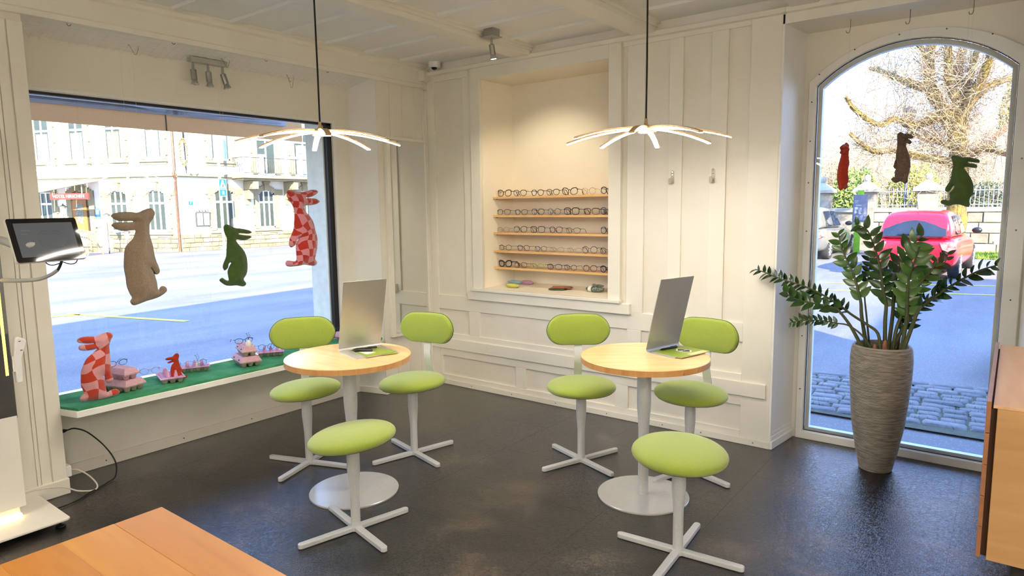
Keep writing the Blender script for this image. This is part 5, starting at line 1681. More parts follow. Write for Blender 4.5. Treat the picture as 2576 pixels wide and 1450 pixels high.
for k in range(9):
    me = cobble_mesh(0.235, 0.118, 0.032)
    me.materials.append(GRA[k % 3])
    CM.append(me)
y = 1.42
row = 0
ncob = 0
while y < 2.62:
    x = 2.0+rnd.uniform(0, 0.2)-(y-1.4)*0.25
    while x < 4.9:
        L = rnd.choice((0.17, 0.20, 0.25, 0.30))
        o = bpy.data.objects.new('cobble', rnd.choice(CM))
        COL.objects.link(o)
        o.parent = cs
        o.location = (x+L/2, y+0.06+(x-3)*0.09, gz(x, y)+rnd.uniform(-.004, .006))
        o.rotation_euler = (rnd.uniform(-.03, .03), rnd.uniform(-.03, .03), 0.09+rnd.uniform(-.02, .02))
        o.scale = (L/0.237, rnd.uniform(1.0, 1.09), 1)
        x += L+0.009
        ncob += 1
    y += 0.130
    row += 1
for i in range(14):
    x = 1.2+i*0.34
    o = bpy.data.objects.new('kerb_stone', CM[0])
    COL.objects.link(o)
    o.parent = cs
    o.location = (x, 2.71+(x-3)*0.135, gz(x, 2.7)+0.004)
    o.rotation_euler = (0, 0, 0.135)
    o.scale = (1.4, 1.0, 1.0)
gm = MB()
for i in range(900):
    x, y = rnd.uniform(2.2, 4.6), rnd.uniform(1.45, 2.6)
    if rnd.random() < 0.6:
        y = 1.42+0.130*round((y-1.42)/0.130)+(x-3)*0.09+rnd.uniform(-.01, .01)
    h = rnd.uniform(0.02, 0.045)
    a = rnd.uniform(0, PI)
    dx, dy = 0.003*math.cos(a), 0.003*math.sin(a)
    z = gz(x, y)+0.018
    gm.add([(x-dx, y-dy, z), (x+dx, y+dy, z), (x+rnd.uniform(-.02, .02), y+rnd.uniform(-.02, .02), z+h)], [(0, 1, 2)])
gm.build('joint_grass', pm('joint_grass', '#5c6d34', '#75853f', rough=0.9), cs, kind='stuff')

# ================================================================ HOTEL ACROSS THE STREET
HP = Vector((-24.1, 9.63, 0))
hotel = thing('hotel_building', 'white two storey hotel with pale stone window surrounds across the sunny street', 'building', HP)
HW = pm('hotel_render', '#efece4', '#e8e4da', scale=1.5, rough=0.9)
HS = pm('hotel_stone_trim', '#978f73', '#8d8569', scale=5, rough=0.9)
HST = [pm('plinth_stone_%s' % k, a, b_, scale=5, rough=0.95, bump=0.6, bscale=12, bdist=0.03) for k, a, b_ in (('a', '#9d8f70', '#8a7c5c'), ('b', '#ab9e80', '#988a69'), ('c', '#8d8268', '#7c7055'))]
HGL = pm('hotel_window_glass', '#465049', '#3c4540', scale=2, rough=0.08)
CURT = pm('hotel_curtain', '#a9c4b4', '#c9d8cc', scale=30, rough=0.9, stretch=(1, 1, 0.05))
CURT2 = pm('hotel_curtain_gold', '#b59a5c', '#cdb679', scale=30, rough=0.9, stretch=(1, 1, 0.05))
WFR = pm('hotel_window_frame', '#eeeeea', '#e6e6e2', rough=0.5)
dl = Vector((-0.899, -0.437, 0)).normalized()
ol = Vector((0.437, -0.899, 0)).normalized()
def TL(s_, d, z):
    return dl*s_+ol*d+Vector((0, 0, z))
dr = Vector((0, 1, 0))
orr = Vector((1, 0, 0))
def TR(s_, d, z):
    return dr*s_+orr*d+Vector((0, 0, z))
for nm, T, L in (('L', TL, 12.0), ('R', TR, 14.0)):
    MB(T).box(0, -0.4, -0.3, L, 0.0, 9.5).build('facade_wall', HW, hotel)
    MB(T).box(-0.05, 0, 3.03, L, 0.10, 3.20).box(-0.05, 0, 3.08, L, 0.16, 3.17).build('cornice', HS, hotel)
MB().box(-9, 0.3, -0.3, -0.4, 14, 9.4).build('building_core', HW, hotel)
def hotel_window(T, sc, z0, z1, w=0.80, arched=False, curt=None, mull=2, name='window', sur=True):
    """opening centred at sc: surround, sill, frame with panes"""
    hw = w/2
    if sur:
        su = MB(T)
        top = z1+(0.14 if arched else 0.10)
        for sg in (-1, 1):
            a, b = sc+sg*hw, sc+sg*(hw+0.22)
            su.box(a, 0, z0-0.05, b, 0.07, top-0.1)
            for k in range(3):
                zz_ = z0+0.1+k*(z1-z0)*0.36
                su.box(sc+sg*(hw+0.2), 0, zz_, sc+sg*(hw+0.31), 0.074, zz_+0.3)
        if arched:
            n = 12
            for i in range(n):
                t0, t1 = i/n, (i+1)/n
                x0_, x1_ = sc-hw-0.2+(w+0.4)*t0, sc-hw-0.2+(w+0.4)*t1
                k0 = z1-0.30+0.30*math.sin(PI*((t0+t1)/2))
                su.box(x0_, 0, k0, x1_, 0.09, k0+0.26)
            su.box(sc-0.13, 0, z1, sc+0.13, 0.15, z1+0.40).box(sc-0.17, 0, z1+0.34, sc+0.17, 0.17, z1+0.42)
            su.box(sc-hw-0.46, 0, z1-0.22, sc-hw-0.18, 0.08, z1+0.05).box(sc+hw+0.18, 0, z1-0.22, sc+hw+0.46, 0.08, z1+0.05)
        else:
            su.box(sc-hw-0.25, 0, z1, sc+hw+0.25, 0.1, z1+0.25)
        su.build('window_surround', HS, hotel)
        MB(T).box(sc-hw-0.3, 0, z0-0.17, sc+hw+0.3, 0.15, z0-0.07).box(sc-hw-0.24, 0, z0-0.27, sc+hw+0.24, 0.09, z0-0.17).build('window_sill', HS, hotel)
    fr = MB(T)
    fw = 0.05
    zt = z0+(z1-z0)*0.68
    fr.box(sc-hw, -0.02, z0-0.04, sc-hw+fw, 0.03, z1).box(sc+hw-fw, -0.02, z0-0.04, sc+hw, 0.03, z1).box(sc-hw, -0.02, z0-0.05, sc+hw, 0.03, z0+0.04).box(sc-hw, -0.02, z1-0.05, sc+hw, 0.03, z1)
    fr.box(sc-hw, -0.02, zt-0.045, sc+hw, 0.04, zt+0.045)
    for k in range(1, mull):
        x = sc-hw+w*k/mull
        fr.box(x-0.032, -0.02, z0, x+0.032, 0.035, z1)
    if arched:
        for sg in (-1, 1):
            for i in range(4):
                fr.box(sc+sg*(hw-0.0-0.05*i), -0.02, z1-0.04-0.055*(3-i), sc+sg*(hw-0.05-0.05*i), 0.03, z1+0.02)
    wnd = fr.build(name, WFR, hotel)
    for k in range(mull):
        a, b = sc-hw+w*k/mull+0.03, sc-hw+w*(k+1)/mull-0.03
        MB(T).box(a, 0.002, z0+0.03, b, 0.008, zt-0.03).build('pane', HGL, wnd)
        MB(T).box(a, 0.002, zt+0.03, b, 0.008, z1-0.03).build('pane', HGL, wnd)
        if curt:
            c0 = a+(b-a)*(0.25 if k == 0 else 0.05)
            c1 = b-(0.0 if k == 0 else (b-a)*0.22)
            cu = MB(T)
            N = 7
            for i in range(N):
                x0_, x1_ = c0+(c1-c0)*i/N, c0+(c1-c0)*(i+0.9)/N
                cu.box(x0_, 0.009, z0+0.03, x1_, 0.014+0.006*(i % 2), zt-0.12-0.05*(i % 2))
            cu.build('curtain', curt, wnd)
    return wnd
for sc, c in ((6.55, CURT), (4.78, CURT), (2.95, CURT2), (1.03, CURT)):
    hotel_window(TL, sc, 3.86, 5.75, 0.80, False, c)
hotel_window(TL, 2.93, 0.78, 2.50, 0.86, True, None, 3)
hotel_window(TL, 1.05, 0.78, 2.50, 0.86, True, None, 3)
hotel_window(TL, 6.62, 0.9, 2.5, 0.62, False, None, 2)
hotel_window(TR, 2.02, 0.78, 2.55, 0.88, True, None, 3)
hotel_window(TR, 4.14, 0.80, 2.52, 0.82, True, None, 3)
hotel_window(TR, 6.25, 0.80, 2.52, 0.82, True, None, 3)
hotel_window(TR, 2.0, 3.86, 5.75, 0.86, False, CURT, 2)
hotel_window(TR, 4.25, 3.3, 5.6, 1.0, False, None, 2, 'balcony_door')
hotel_window(TR, 6.3, 3.3, 5.6, 1.05, False, CURT, 2, 'balcony_door')
bd = MB(TR).box(6.05, 0.05, 4.35, 6.25, 0.06, 4.75).build('poster', pm('cyan_poster', '#64c3d4', '#8fd6e0', scale=6, rough=0.5), hotel)
# entrance door with arch and dark reveal
en = MB(TL)
for sg in (-1, 1):
    en.box(4.85+sg*0.45, 0, 0.75, 4.85+sg*0.70, 0.08, 2.55)
for i in range(12):
    t = (i+.5)/12
    k0 = 2.22+0.33*math.sin(PI*t)
    en.box(4.4-0.25+1.4*i/12, 0, k0, 4.4-0.25+1.4*(i+1)/12, 0.1, k0+0.26)
en.box(4.72, 0, 2.55, 4.98, 0.16, 2.98)
en.build('door_surround', HS, hotel)
DW = pm('oak_door', '#9a6a35', '#ab7a43', scale=6, rough=0.5, stretch=(1, 1, 0.2))
MB(TL).box(4.40, 0.0, 0.75, 4.58, 0.01, 2.35).build('door_reveal', pm('door_dark', '#3b3630', '#332f2a', rough=0.8), hotel)
dr_ = MB(TL).box(4.56, 0.01, 0.75, 5.30, 0.05, 2.12).build('entrance_door', DW, hotel)
MB(TL).box(4.74, 0.05, 1.12, 5.10, 0.056, 1.98).build('door_glass', pm('door_glass', '#59594f', '#8a897a', scale=14, rough=0.3), dr_)
MB(TL).box(4.66, 0.05, 0.8, 5.2, 0.062, 1.0).box(4.64, 0.05, 1.04, 5.22, 0.06, 1.10).build('door_moulding', DW, dr_)
MB(TL).box(4.45, 0.01, 2.14, 5.3, 0.04, 2.5).build('fanlight', pm('fanlight_brown', '#6d4a30', '#7c563a', rough=0.4), hotel)
MB(TL).box(4.2, 0, -0.2, 5.6, 0.5, 0.74).build('entrance_steps', HS, hotel)
# plinth of rough stones
def plinth(T, L0, L1, z0, z1, rows, maxn):
    h = (z1-z0)/rows
    n = 0
    for r in range(rows):
        s_ = L0+rnd.uniform(-0.15, 0.0)
        while s_ < L1 and n < maxn:
            L = rnd.uniform(0.22, 0.52)
            dpt = rnd.uniform(0.05, 0.10)
            a, b = max(L0, s_), min(L1, s_+L-0.018)
            if b-a > 0.06:
                MB(T).box(a, 0, z0+r*h+0.008, b, dpt, z0+(r+1)*h-0.008+rnd.uniform(-.008, .004)).build('stone', rnd.choice(HST), hotel, bev=0.012, seg=1)
                n += 1
            s_ += L
plinth(TR, 0.0, 8.2, -0.16, 0.62, 4, 110)
plinth(TL, 0.0, 3.4, -0.16, 0.62, 4, 50)
# down pipe at the corner
MB().tube([TL(0.02, 0.09, -0.15), TL(0.02, 0.09, 3.0), TL(0.0, 0.18, 3.1), TL(0.0, 0.18, 3.25), TL(0.02, 0.09, 3.35), TL(0.02, 0.09, 7.5)], 0.055, 10).build('down_pipe', pm('copper_pipe', '#8b6a52', '#7a5b45', scale=10, rough=0.5, metal=0.5), hotel, smooth=True)
MB().tube([TR(2.86, 0.1, 3.2), TR(2.86, 0.1, 7.5)], 0.06, 10).build('down_pipe', pm('grey_pipe', '#b9bfc4', '#a9afb4', rough=0.5), hotel, smooth=True)
# balcony with consoles, posts and iron balusters
MB(TR).box(2.42, 0, 3.03, 9.0, 1.05, 3.18).box(2.5, 0, 2.95, 9.0, 0.9, 3.03).build('balcony_slab', HS, hotel, bev=0.02)
for s_ in (3.15, 5.25, 7.35):
    cnz = MB(TR)
    cnz.box(s_-0.13, 0, 2.55, s_+0.13, 0.85, 2.93).box(s_-0.13, 0, 2.1, s_+0.13, 0.38, 2.55).box(s_-0.11, 0, 1.85, s_+0.11, 0.2, 2.1)
    cnz.tube([TR(0, 0, 0)*0+Vector((s_+k*0.16, 0.62, 2.72)) for k in (-1, 1)], 0.13, 14)
    cnz.build('balcony_console', HS, hotel, bev=0.02)
for s_ in (3.40, 5.45):
    MB(TR).box(s_-0.09, 0.85, 3.2, s_+0.09, 1.03, 4.0).box(s_-0.15, 0.8, 4.0, s_+0.15, 1.08, 4.1).build('balcony_post', WFR, hotel)
bal = MB(TR)
IRON = pm('wrought_iron', '#45433f', '#3b3936', rough=0.6)
bal.tube([(2.52, 0.95, 3.95), (9.0, 0.95, 3.95)], 0.016, 5).tube([(2.52, 0.95, 3.27), (9.0, 0.95, 3.27)], 0.014, 5).tube([(2.52, 0.1, 3.95), (2.52, 0.95, 3.95)], 0.016, 5)
for i in range(48):
    s_ = 2.55+i*0.115
    bal.tube([(s_, 0.95, 3.27), (s_, 0.95, 3.95)], 0.009, 4)
    if i % 3 == 1:
        bal.tube([(s_+0.045*math.cos(q), 0.95, 3.6+0.075*math.sin(q)) for q in [2*PI*k/9 for k in range(9)]], 0.006, 4, close=True)
for i in range(7):
    bal.tube([(2.52, 0.12+i*0.12, 3.27), (2.52, 0.12+i*0.12, 3.95)], 0.009, 4)
bal.build('balcony_railing', IRON, hotel, kind='stuff')
# street number plate
npl = MB(TR).box(0.42, 0.0, 1.86, 0.60, 0.02, 2.02).build('number_plate', pm('enamel_blue', '#2f6fb0', '#2a66a4', rough=0.3), hotel)
text_mesh('7', 0.13, WHI, 'lettering', npl, frame_mat((0, 1, 0), (0, 0, 1), TR(0.51, 0.022, 1.94)), 0.002)

# entrance canopy and hotel sign
cn = thing('entrance_canopy', 'striped glass canopy on thin posts over the hotel entrance, carrying the red sign', 'canopy', HP)
can = MB(TL)
for i in range(6):
    t0, t1 = i/6, (i+0.93)/6
    b0, b1 = 3.9+t0*3.3, 3.9+t1*3.3
    f0, f1 = 3.35+t0*3.45, 3.35+t1*3.45
    g0, g1 = 2.80-t0*0.50, 2.80-t1*0.50
    can.add([(b0, 0.05, 2.96), (b1, 0.05, 2.96), (f1, 1.35, g1), (f0, 1.35, g0), (b0, 0.05, 2.99), (b1, 0.05, 2.99), (f1, 1.35, g1+0.03), (f0, 1.35, g0+0.03)],
            [(0, 3, 2, 1), (4, 5, 6, 7), (0, 1, 5, 4), (1, 2, 6, 5), (2, 3, 7, 6), (3, 0, 4, 7)])
can.build('canopy_panels', pm('canopy_grey', '#cfd2c4', '#c2c5b7', rough=0.6), cn)
MB(TL).tube([(3.33, 1.36, 2.80), (6.85, 1.36, 2.29)], 0.035, 8).tube([(3.33, 1.36, 2.80), (3.88, 0.03, 2.97)], 0.03, 8).tube([(3.6, 1.2, 2.3), (3.6, 1.2, 2.8)], 0.025, 6).tube([(5.05, 1.2, 2.3), (5.05, 1.2, 2.55)], 0.025, 6).build('canopy_frame', pm('canopy_metal', '#9aa08f', '#8d9383', rough=0.5, metal=0.4), cn)
sg = MB(TL).box(3.33, 1.12, 2.15, 5.21, 1.2, 2.40).build('sign_panel', pm('coral_sign', '#b04237', '#a73c32', rough=0.5), cn)
sgt = text_mesh('HOTEL HIRSCHEN', 0.19, WHI, 'lettering', sg, frame_mat(-dl, (0, 0, 1), TL(4.27, 1.206, 2.275)), 0.006)

def lantern(label, s_, d, zt, base):
    t = thing('street_lantern', label, 'lantern', HP+TL(s_, d, 0), 0, 'old style lanterns by the hotel')
    MB().tube([(0, 0, base), (0, 0, base+0.25)], 0.03, 8).tube([(0, 0, base+0.2), (0, 0, zt-0.4)], 0.016, 8).build('post', pm('lantern_iron', '#4c4a44', '#55534d', rough=0.5), t, smooth=True)
    MB().lathe([(0.03, zt-0.4), (0.05, zt-0.37), (0.12, zt-0.1), (0.10, zt-0.1)], 6).build('lantern_glass', pm('lantern_pane', '#c9c8b8', '#bdbcab', rough=0.2), t)
    MB().lathe([(0.16, zt-0.1), (0.15, zt-0.07), (0.03, zt), (0.01, zt+0.06)], 6).build('lantern_roof', MATS['lantern_iron'], t)
    return t
lantern('old style lantern on a thin post by the handrail, left of the beige rabbit', 2.42, 1.3, 1.56, -0.12)
lantern('old style lantern in front of the hotel entrance wall, under the red sign', 5.05, 0.75, 1.93, -0.12)
lantern('old style lantern half hidden behind the ears of the beige rabbit', 1.61, 1.2, 0.85, -0.12)
# glazed notice case
mc = thing('menu_case', 'grey iron menu case with scroll top on the hotel wall', 'notice case', HP+TR(0.98, 0, 0))
MC = lambda s_, d, z: (d, s_, z)
MB(MC).box(-0.32, 0, 0.93, 0.32, 0.09, 1.55).build('case', pm('case_grey', '#4d504d', '#444744', rough=0.5), mc, bev=0.01)
MB(MC).box(-0.27, 0.09, 0.98, -0.03, 0.095, 1.50).box(0.03, 0.09, 0.98, 0.27, 0.095, 1.50).build('menu_sheets', PAPER, mc)
sw = MB(MC)
for x in (-0.2, -0.07, 0.07, 0.2):
    sw.tube([(x+0.055*math.cos(q), 0.05, 1.61+0.055*math.sin(q)) for q in [2*PI*k/12 for k in range(12)]], 0.012, 5, close=True)
sw.build('scroll_top', IRON, mc)
# posters by the door
nb = thing('poster_board', 'blue poster board and letter box on the hotel wall right of the entrance', 'poster board', HP)
MB(TL).box(3.92, 0.0, 1.35, 4.14, 0.04, 1.85).build('board', pm('poster_blue', '#2f78b5', '#7fb2d8', scale=9, rough=0.5), nb)
MB(TL).box(3.95, 0.04, 1.5, 4.11, 0.045, 1.7).build('print', WHI, nb)
MB(TL).box(3.90, 0.0, 0.95, 4.13, 0.12, 1.27).build('letter_box', pm('letter_box_grey', '#8c928f', '#a2a7a4', rough=0.4), nb)
# ramp handrail
rl = thing('handrail', 'light metal railing along the ramp to the hotel entrance', 'railing', HP)
RLM = pm('rail_paint', '#b8b5a8', '#a9a699', rough=0.5)
ra = MB(TL)
for i in range(17):
    s_ = 4.4-i*0.113
    zz0 = 0.5-(i/16)*0.36
    ra.tube([(s_, 1.1, zz0), (s_, 1.1, zz0+0.47)], 0.009, 4)
ra.build('balusters', RLM, rl, kind='stuff')
MB(TL).tube([(4.5, 1.1, 0.98), (2.57, 1.1, 0.63)], 0.02, 6).tube([(4.5, 1.1, 0.52), (2.57, 1.1, 0.16)], 0.016, 6).tube([(2.57, 1.1, -0.12), (2.57, 1.1, 0.65)], 0.022, 6).build('rails', RLM, rl)
# picnic table
pc = thing('picnic_table', 'wooden picnic table with benches in front of the hotel ramp', 'picnic table', HP+TL(2.75, 2.1, -0.12), math.atan2(dl.y, dl.x))
pc.scale = (0.68, 0.68, 0.68)
PW = pm('picnic_wood', '#b89a68', '#a88a58', scale=8, rough=0.8)
for i in range(4):
    MB().box(-0.85, -0.32+i*0.165, 0.70, 0.85, -0.17+i*0.165, 0.74).build('plank', PW, pc)
for y in (-0.68, 0.55):
    MB().box(-0.85, y, 0.42, 0.85, y+0.2, 0.46).build('bench_plank', PW, pc)
for x in (-0.6, 0.6):
    for sg in (-1, 1):
        MB().tube([(x, sg*0.6, 0.0), (x, sg*0.18, 0.70)], 0.04, 4).build('leg', PW, pc)
# pedestrian zone sign on its pole
ps = thing('pedestrian_sign', 'blue pedestrian crossing sign on a tall white pole across the street', 'road sign', HP+TR(1.23, 1.2, 0))
MB().tube([(0, 0, -0.12), (0, 0, 5.6)], 0.06, 12).build('pole', pm('pole_white', '#d8dadb', '#cdd0d2', rough=0.4), ps, smooth=True)
SBL = pm('sign_blue', '#1f6fd0', '#1c66c2', rough=0.4)
sp_ = MB().box(0.05, -0.10, 2.20, 0.08, 0.24, 2.95).build('sign_plate', WHITEPL, ps, bev=0.01)
MB().box(0.08, -0.08, 2.54, 0.083, 0.22, 2.93).box(0.08, -0.08, 2.22, 0.083, 0.22, 2.50).build('blue_field', SBL, sp_)
MB().prism([(-0.06, 2.57), (0.20, 2.57), (0.085, 2.90), (0.055, 2.90)], 0.083, 0.085, 'x').prism([(0.03, 2.29), (0.11, 2.29), (0.12, 2.42), (0.07, 2.45), (0.03, 2.41)], 0.083, 0.085, 'x').build('white_triangle', WHI, sp_)
MB().prism([(0.04, 2.6), (0.10, 2.6), (0.075, 2.80)], 0.085, 0.087, 'x').build('walking_figure', DARKP, sp_)
# wrought iron inn sign with bracket
wi = thing('inn_sign', 'ornate wrought iron bracket with hanging gilt wreath on the hotel corner', 'inn sign', HP+TR(0.30, 0, 0))
wb_ = MB(MC)
wb_.tube([(0.1, 0.05, 4.85), (-0.6, 1.35, 4.85)], 0.022, 6).tube(catmull([(0.1, 0.05, 3.35), (-0.14, 0.5, 4.1), (-0.4, 1.0, 4.6), (-0.6, 1.35, 4.83)], 6), 0.02, 6).tube([(0.1, 0.04, 3.2), (0.1, 0.04, 5.3)], 0.022, 6)
for d, z, r in ((0.25, 4.7, 0.17), (0.58, 4.72, 0.13), (0.85, 4.8, 0.09), (0.15, 4.2, 0.1), (0.12, 3.5, 0.09)):
    wb_.tube([(0.1-0.54*(d+r*math.cos(q)), d+r*math.cos(q), z+r*math.sin(q)) for q in [2*PI*k/14 for k in range(14)]], 0.013, 5, close=True)
wb_.build('bracket', IRON, wi)
wr_ = MB(MC)
for i in range(60):
    q = 2*PI*i/60
    x, z = -0.6+0.15*math.cos(q)+rnd.uniform(-.03, .03), 3.98+0.5*math.sin(q)+rnd.uniform(-.04, .04)
    wr_.ell((x, 1.3+rnd.uniform(-.05, .05), z), (0.035, 0.02, 0.035), 6, 4)
wr_.tube([(-0.6, 1.3, 4.5), (-0.6, 1.3, 4.85)], 0.01, 5)
wr_.build('gilt_wreath', pm('gilt', '#a89452', '#7d6f42', scale=20, rough=0.4, metal=0.5), wi, smooth=True)

# ================================================================ AWNING OF OUR SHOP
aw = thing('shop_awning', 'partly opened brown fabric awning with grey folding arms outside the shop window', 'awning', (-1.2, -1.6, 2.3))
AF = pm('awning_fabric', '#e9c38f', '#dfb883', scale=30, rough=0.9, stretch=(1, 14, 1))
def aw_tr(m):
    nt = m.node_tree
    b = nt.nodes['Principled BSDF']
    tr = nt.nodes.new('ShaderNodeBsdfTranslucent')
    tr.inputs[0].default_value = (*lin('#e0c6a4'), 1)
    mx = nt.nodes.new('ShaderNodeMixShader')
    mx.inputs[0].default_value = 0.55
    out = nt.nodes['Material Output']
    nt.links.new(b.outputs[0], mx.inputs[1])
    nt.links.new(tr.outputs[0], mx.inputs[2])
    nt.links.new(mx.outputs[0], out.inputs[0])
aw_tr(AF)
for a, b in ((-1.35, -0.12), (-0.115, 1.165)):
    MB().box(-0.02, a, -0.04, -0.016, b, 0.2).build('valance', AF, aw)
MB().box(-0.021, -0.122, -0.04, -0.014, -0.112, 0.2).build('seam', pm('awning_seam', '#6d6257', '#655a50', rough=0.9), aw)
AWG = pm('awning_grey_metal', '#aeb6c2', '#a2aab6', rough=0.4, metal=0.2)
MB().prism([(-0.03, 0.085), (0.03, 0.085), (0.035, 0.115), (0.035, 0.19), (-0.03, 0.19)], -1.6, 0.965, 'y').build('front_bar', AWG, aw, bev=0.005)
MB().add([(0.03, -1.6, 0.17), (0.03, 0.965, 0.17), (0.62, 0.965, 0.42), (0.62, -1.6, 0.42), (0.03, -1.6, 0.175), (0.03, 0.965, 0.175), (0.62, 0.965, 0.425), (0.62, -1.6, 0.425)],
         [(0, 3, 2, 1), (4, 5, 6, 7), (0, 1, 5, 4), (1, 2, 6, 5), (2, 3, 7, 6), (3, 0, 4, 7)]).build('canopy_fabric', pm('awning_fabric_grey', '#a09a92', '#97918a', rough=0.9), aw)
for pts in ([(0.60, -1.30, 0.125), (0.06, -0.13, 0.112)], [(0.035, -1.5, 0.10), (0.07, -0.12, 0.10)], [(0.06, -0.03, 0.108), (0.60, 1.1, 0.14)], [(0.07, -0.02, 0.098), (0.035, 0.9, 0.12)]):
    MB().tube(pts, 0.019, 8).build('arm', AWG, aw, smooth=True)
for y in (-0.13, -0.03):
    MB().lathe([(0.030, 0.082), (0.032, 0.086), (0.032, 0.13), (0.03, 0.135)], 14, (0.065, y, 0)).build('elbow', AWG, aw, smooth=True)
# ================================================================ BEYOND THE ARCHED WINDOW
def loft(secs, mat, name, parent, sub=1, smooth=True):
    n = len(secs[0])
    vs = [p for s_ in secs for p in s_]
    fs = []
    for i in range(len(secs)-1):
        for k in range(n):
            k2 = (k+1) % n
            fs.append((i*n+k, i*n+k2, (i+1)*n+k2, (i+1)*n+k))
    fs.append(tuple(range(n))[::-1])
    fs.append(tuple(range((len(secs)-1)*n, len(secs)*n)))
    o = MB().add(vs, fs).build(name, mat, parent, smooth=smooth, ang=55)
    if sub:
        m = o.modifiers.new('sub', 'SUBSURF')
        m.levels = m.render_levels = sub
    return o
TYRE = pm('tyre', '#26262a', '#303034', scale=40, rough=0.85)
RIM = pm('wheel_rim', '#c3c5c8', '#b2b4b8', scale=20, rough=0.3, metal=0.7)
CGL = pm('car_glass', '#1d2733', '#28323f', scale=2, rough=0.05)
def car(name, label, cat_, loc, rz, body, L=3.85, W=1.66, H=1.46, kind='hatch', plate=None, emblem=False):
    """local: rear at y = 0, nose at y = L"""
    t = thing(name, label, cat_, loc, rz)
    hw = W/2
    bm_ = pm('car_paint_'+body.strip('#'), body, body, rough=0.22, coat=0.6)
    bh = H*0.60
    # lower body stations: y, half width, bottom, belt
    st = [(0.0, hw*0.86, 0.36, bh*0.80), (0.04, hw*0.93, 0.27, bh*0.93), (0.22, hw*0.99, 0.22, bh), (0.75, hw, 0.20, bh), (1.6, hw*0.985, 0.18, bh*0.985), (2.6, hw*0.99, 0.19, bh*0.955), (3.15, hw*0.985, 0.21, bh*0.90),
          (L-0.22, hw*0.93, 0.23, bh*0.78), (L-0.04, hw*0.80, 0.27, bh*0.70), (L, hw*0.72, 0.33, bh*0.62)]
    secs = []
    for y, w, z0, z1 in st:
        h = z1-z0
        half = [(0, z0), (w*0.80, z0), (w*0.95, z0+h*0.10), (w, z0+h*0.35), (w*1.0, z0+h*0.60), (w*0.965, z0+h*0.88), (w*0.90, z1), (w*0.5, z1+0.012), (0, z1+0.016)]
        secs.append([(x, y, z) for x, z in half]+[(-x, y, z) for x, z in half[-2:0:-1]])
    b = loft(secs, bm_, 'body', t, 2)
    # greenhouse: y, belt half width, roof half width, z belt, z roof
    gst = [(0.10, hw*0.80, hw*0.78, bh-0.03, bh+0.02), (0.22, hw*0.84, hw*0.74, bh-0.03, H-0.17), (0.34, hw*0.86, hw*0.70, bh-0.03, H-0.05), (0.75, hw*0.875, hw*0.68, bh-0.03, H), (1.5, hw*0.875, hw*0.67, bh-0.04, H-0.005),
           (2.0, hw*0.87, hw*0.66, bh-0.05, H-0.06), (2.75, hw*0.83, hw*0.80, bh-0.07, bh-0.02)]
    secs = []
    for y, wb2, wr2, z0, z1 in gst:
        h = z1-z0
        half = [(0, z0), (wb2, z0), (wb2*0.985, z0+h*0.2), (wr2+(wb2-wr2)*0.25, z0+h*0.80), (wr2*0.93, z0+h*0.96), (wr2*0.5, z1), (0, z1+0.01)]
        secs.append([(x, y, z) for x, z in half]+[(-x, y, z) for x, z in half[-2:0:-1]])
    g = loft(secs, bm_, 'cabin', t, 2)
    # rear window
    r0, r1 = bh+0.03, H-0.13
    yb = lambda z: 0.03+(z-bh)*0.36/(H-bh)*0.95
    wv_ = lambda z: hw*(0.735-0.11*(z-bh)/(H-bh))
    vs = []
    N = 6
    for z in (r0, r1):
        for i in range(N+1):
            u = -1+2*i/N
            vs.append((u*wv_(z), yb(z)-0.028+0.05*u*u, z))
    MB().add(vs, [(i, i+1, N+2+i, N+1+i) for i in range(N)]).build('rear_window', CGL, t, smooth=True)
    MB().tube([(-0.28, yb(r0+0.05)-0.06, r0+0.035), (0.05, yb(r0+0.05)-0.065, r0+0.055), (0.12, yb(r0+0.05)-0.06, r0+0.045)], 0.014, 6).build('rear_wiper', DARKP, t)
    MB().tube([(0.0, 0.42, H-0.0), (0.0, 0.25, H+0.17)], 0.006, 5).build('aerial', DARKP, t)
    # side windows
    for sg in (-1, 1):
        for y0, y1 in ((0.62, 1.30), (1.36, 2.28)):
            zb, zt = bh+0.035, H-0.14
            yt0, yt1 = y0+(0.02 if y0 > 1 else 0.05), (y1-0.02 if y1 < 2 else y1-0.45)
            wb_2, wt_2 = hw*0.873, hw*0.735
            MB().add([(sg*wb_2, y0, zb), (sg*wb_2*0.985, y1, zb), (sg*wt_2, yt1, zt), (sg*wt_2, yt0, zt)], [(0, 1, 2, 3)]).build('side_window', CGL, t)
        MB().ell((sg*(hw+0.10), 2.22, bh+0.09), (0.10, 0.05, 0.07), 14, 8).build('wing_mirror', DARKP, t, smooth=True)
        # tail lamp
        MB().prism([(sg*hw*0.60, bh-0.10), (sg*hw*0.93, bh-0.06), (sg*hw*0.97, bh-0.22), (sg*hw*0.80, bh-0.29), (sg*hw*0.66, bh-0.24)], -0.012, 0.16, 'y').build('tail_lamp', pm('tail_lamp_red', '#b8413c', '#d79a94', scale=12, rough=0.2, coat=0.5), t, bev=0.012)
        MB().prism([(sg*hw*0.45, bh*0.62), (sg*hw*0.86, bh*0.70), (sg*hw*0.88, bh*0.82), (sg*hw*0.6, bh*0.78)], L-0.26, L-0.03, 'y').build('head_lamp', pm('head_lamp', '#d5d8da', '#c3c6c8', rough=0.1, coat=0.5), t, bev=0.01)
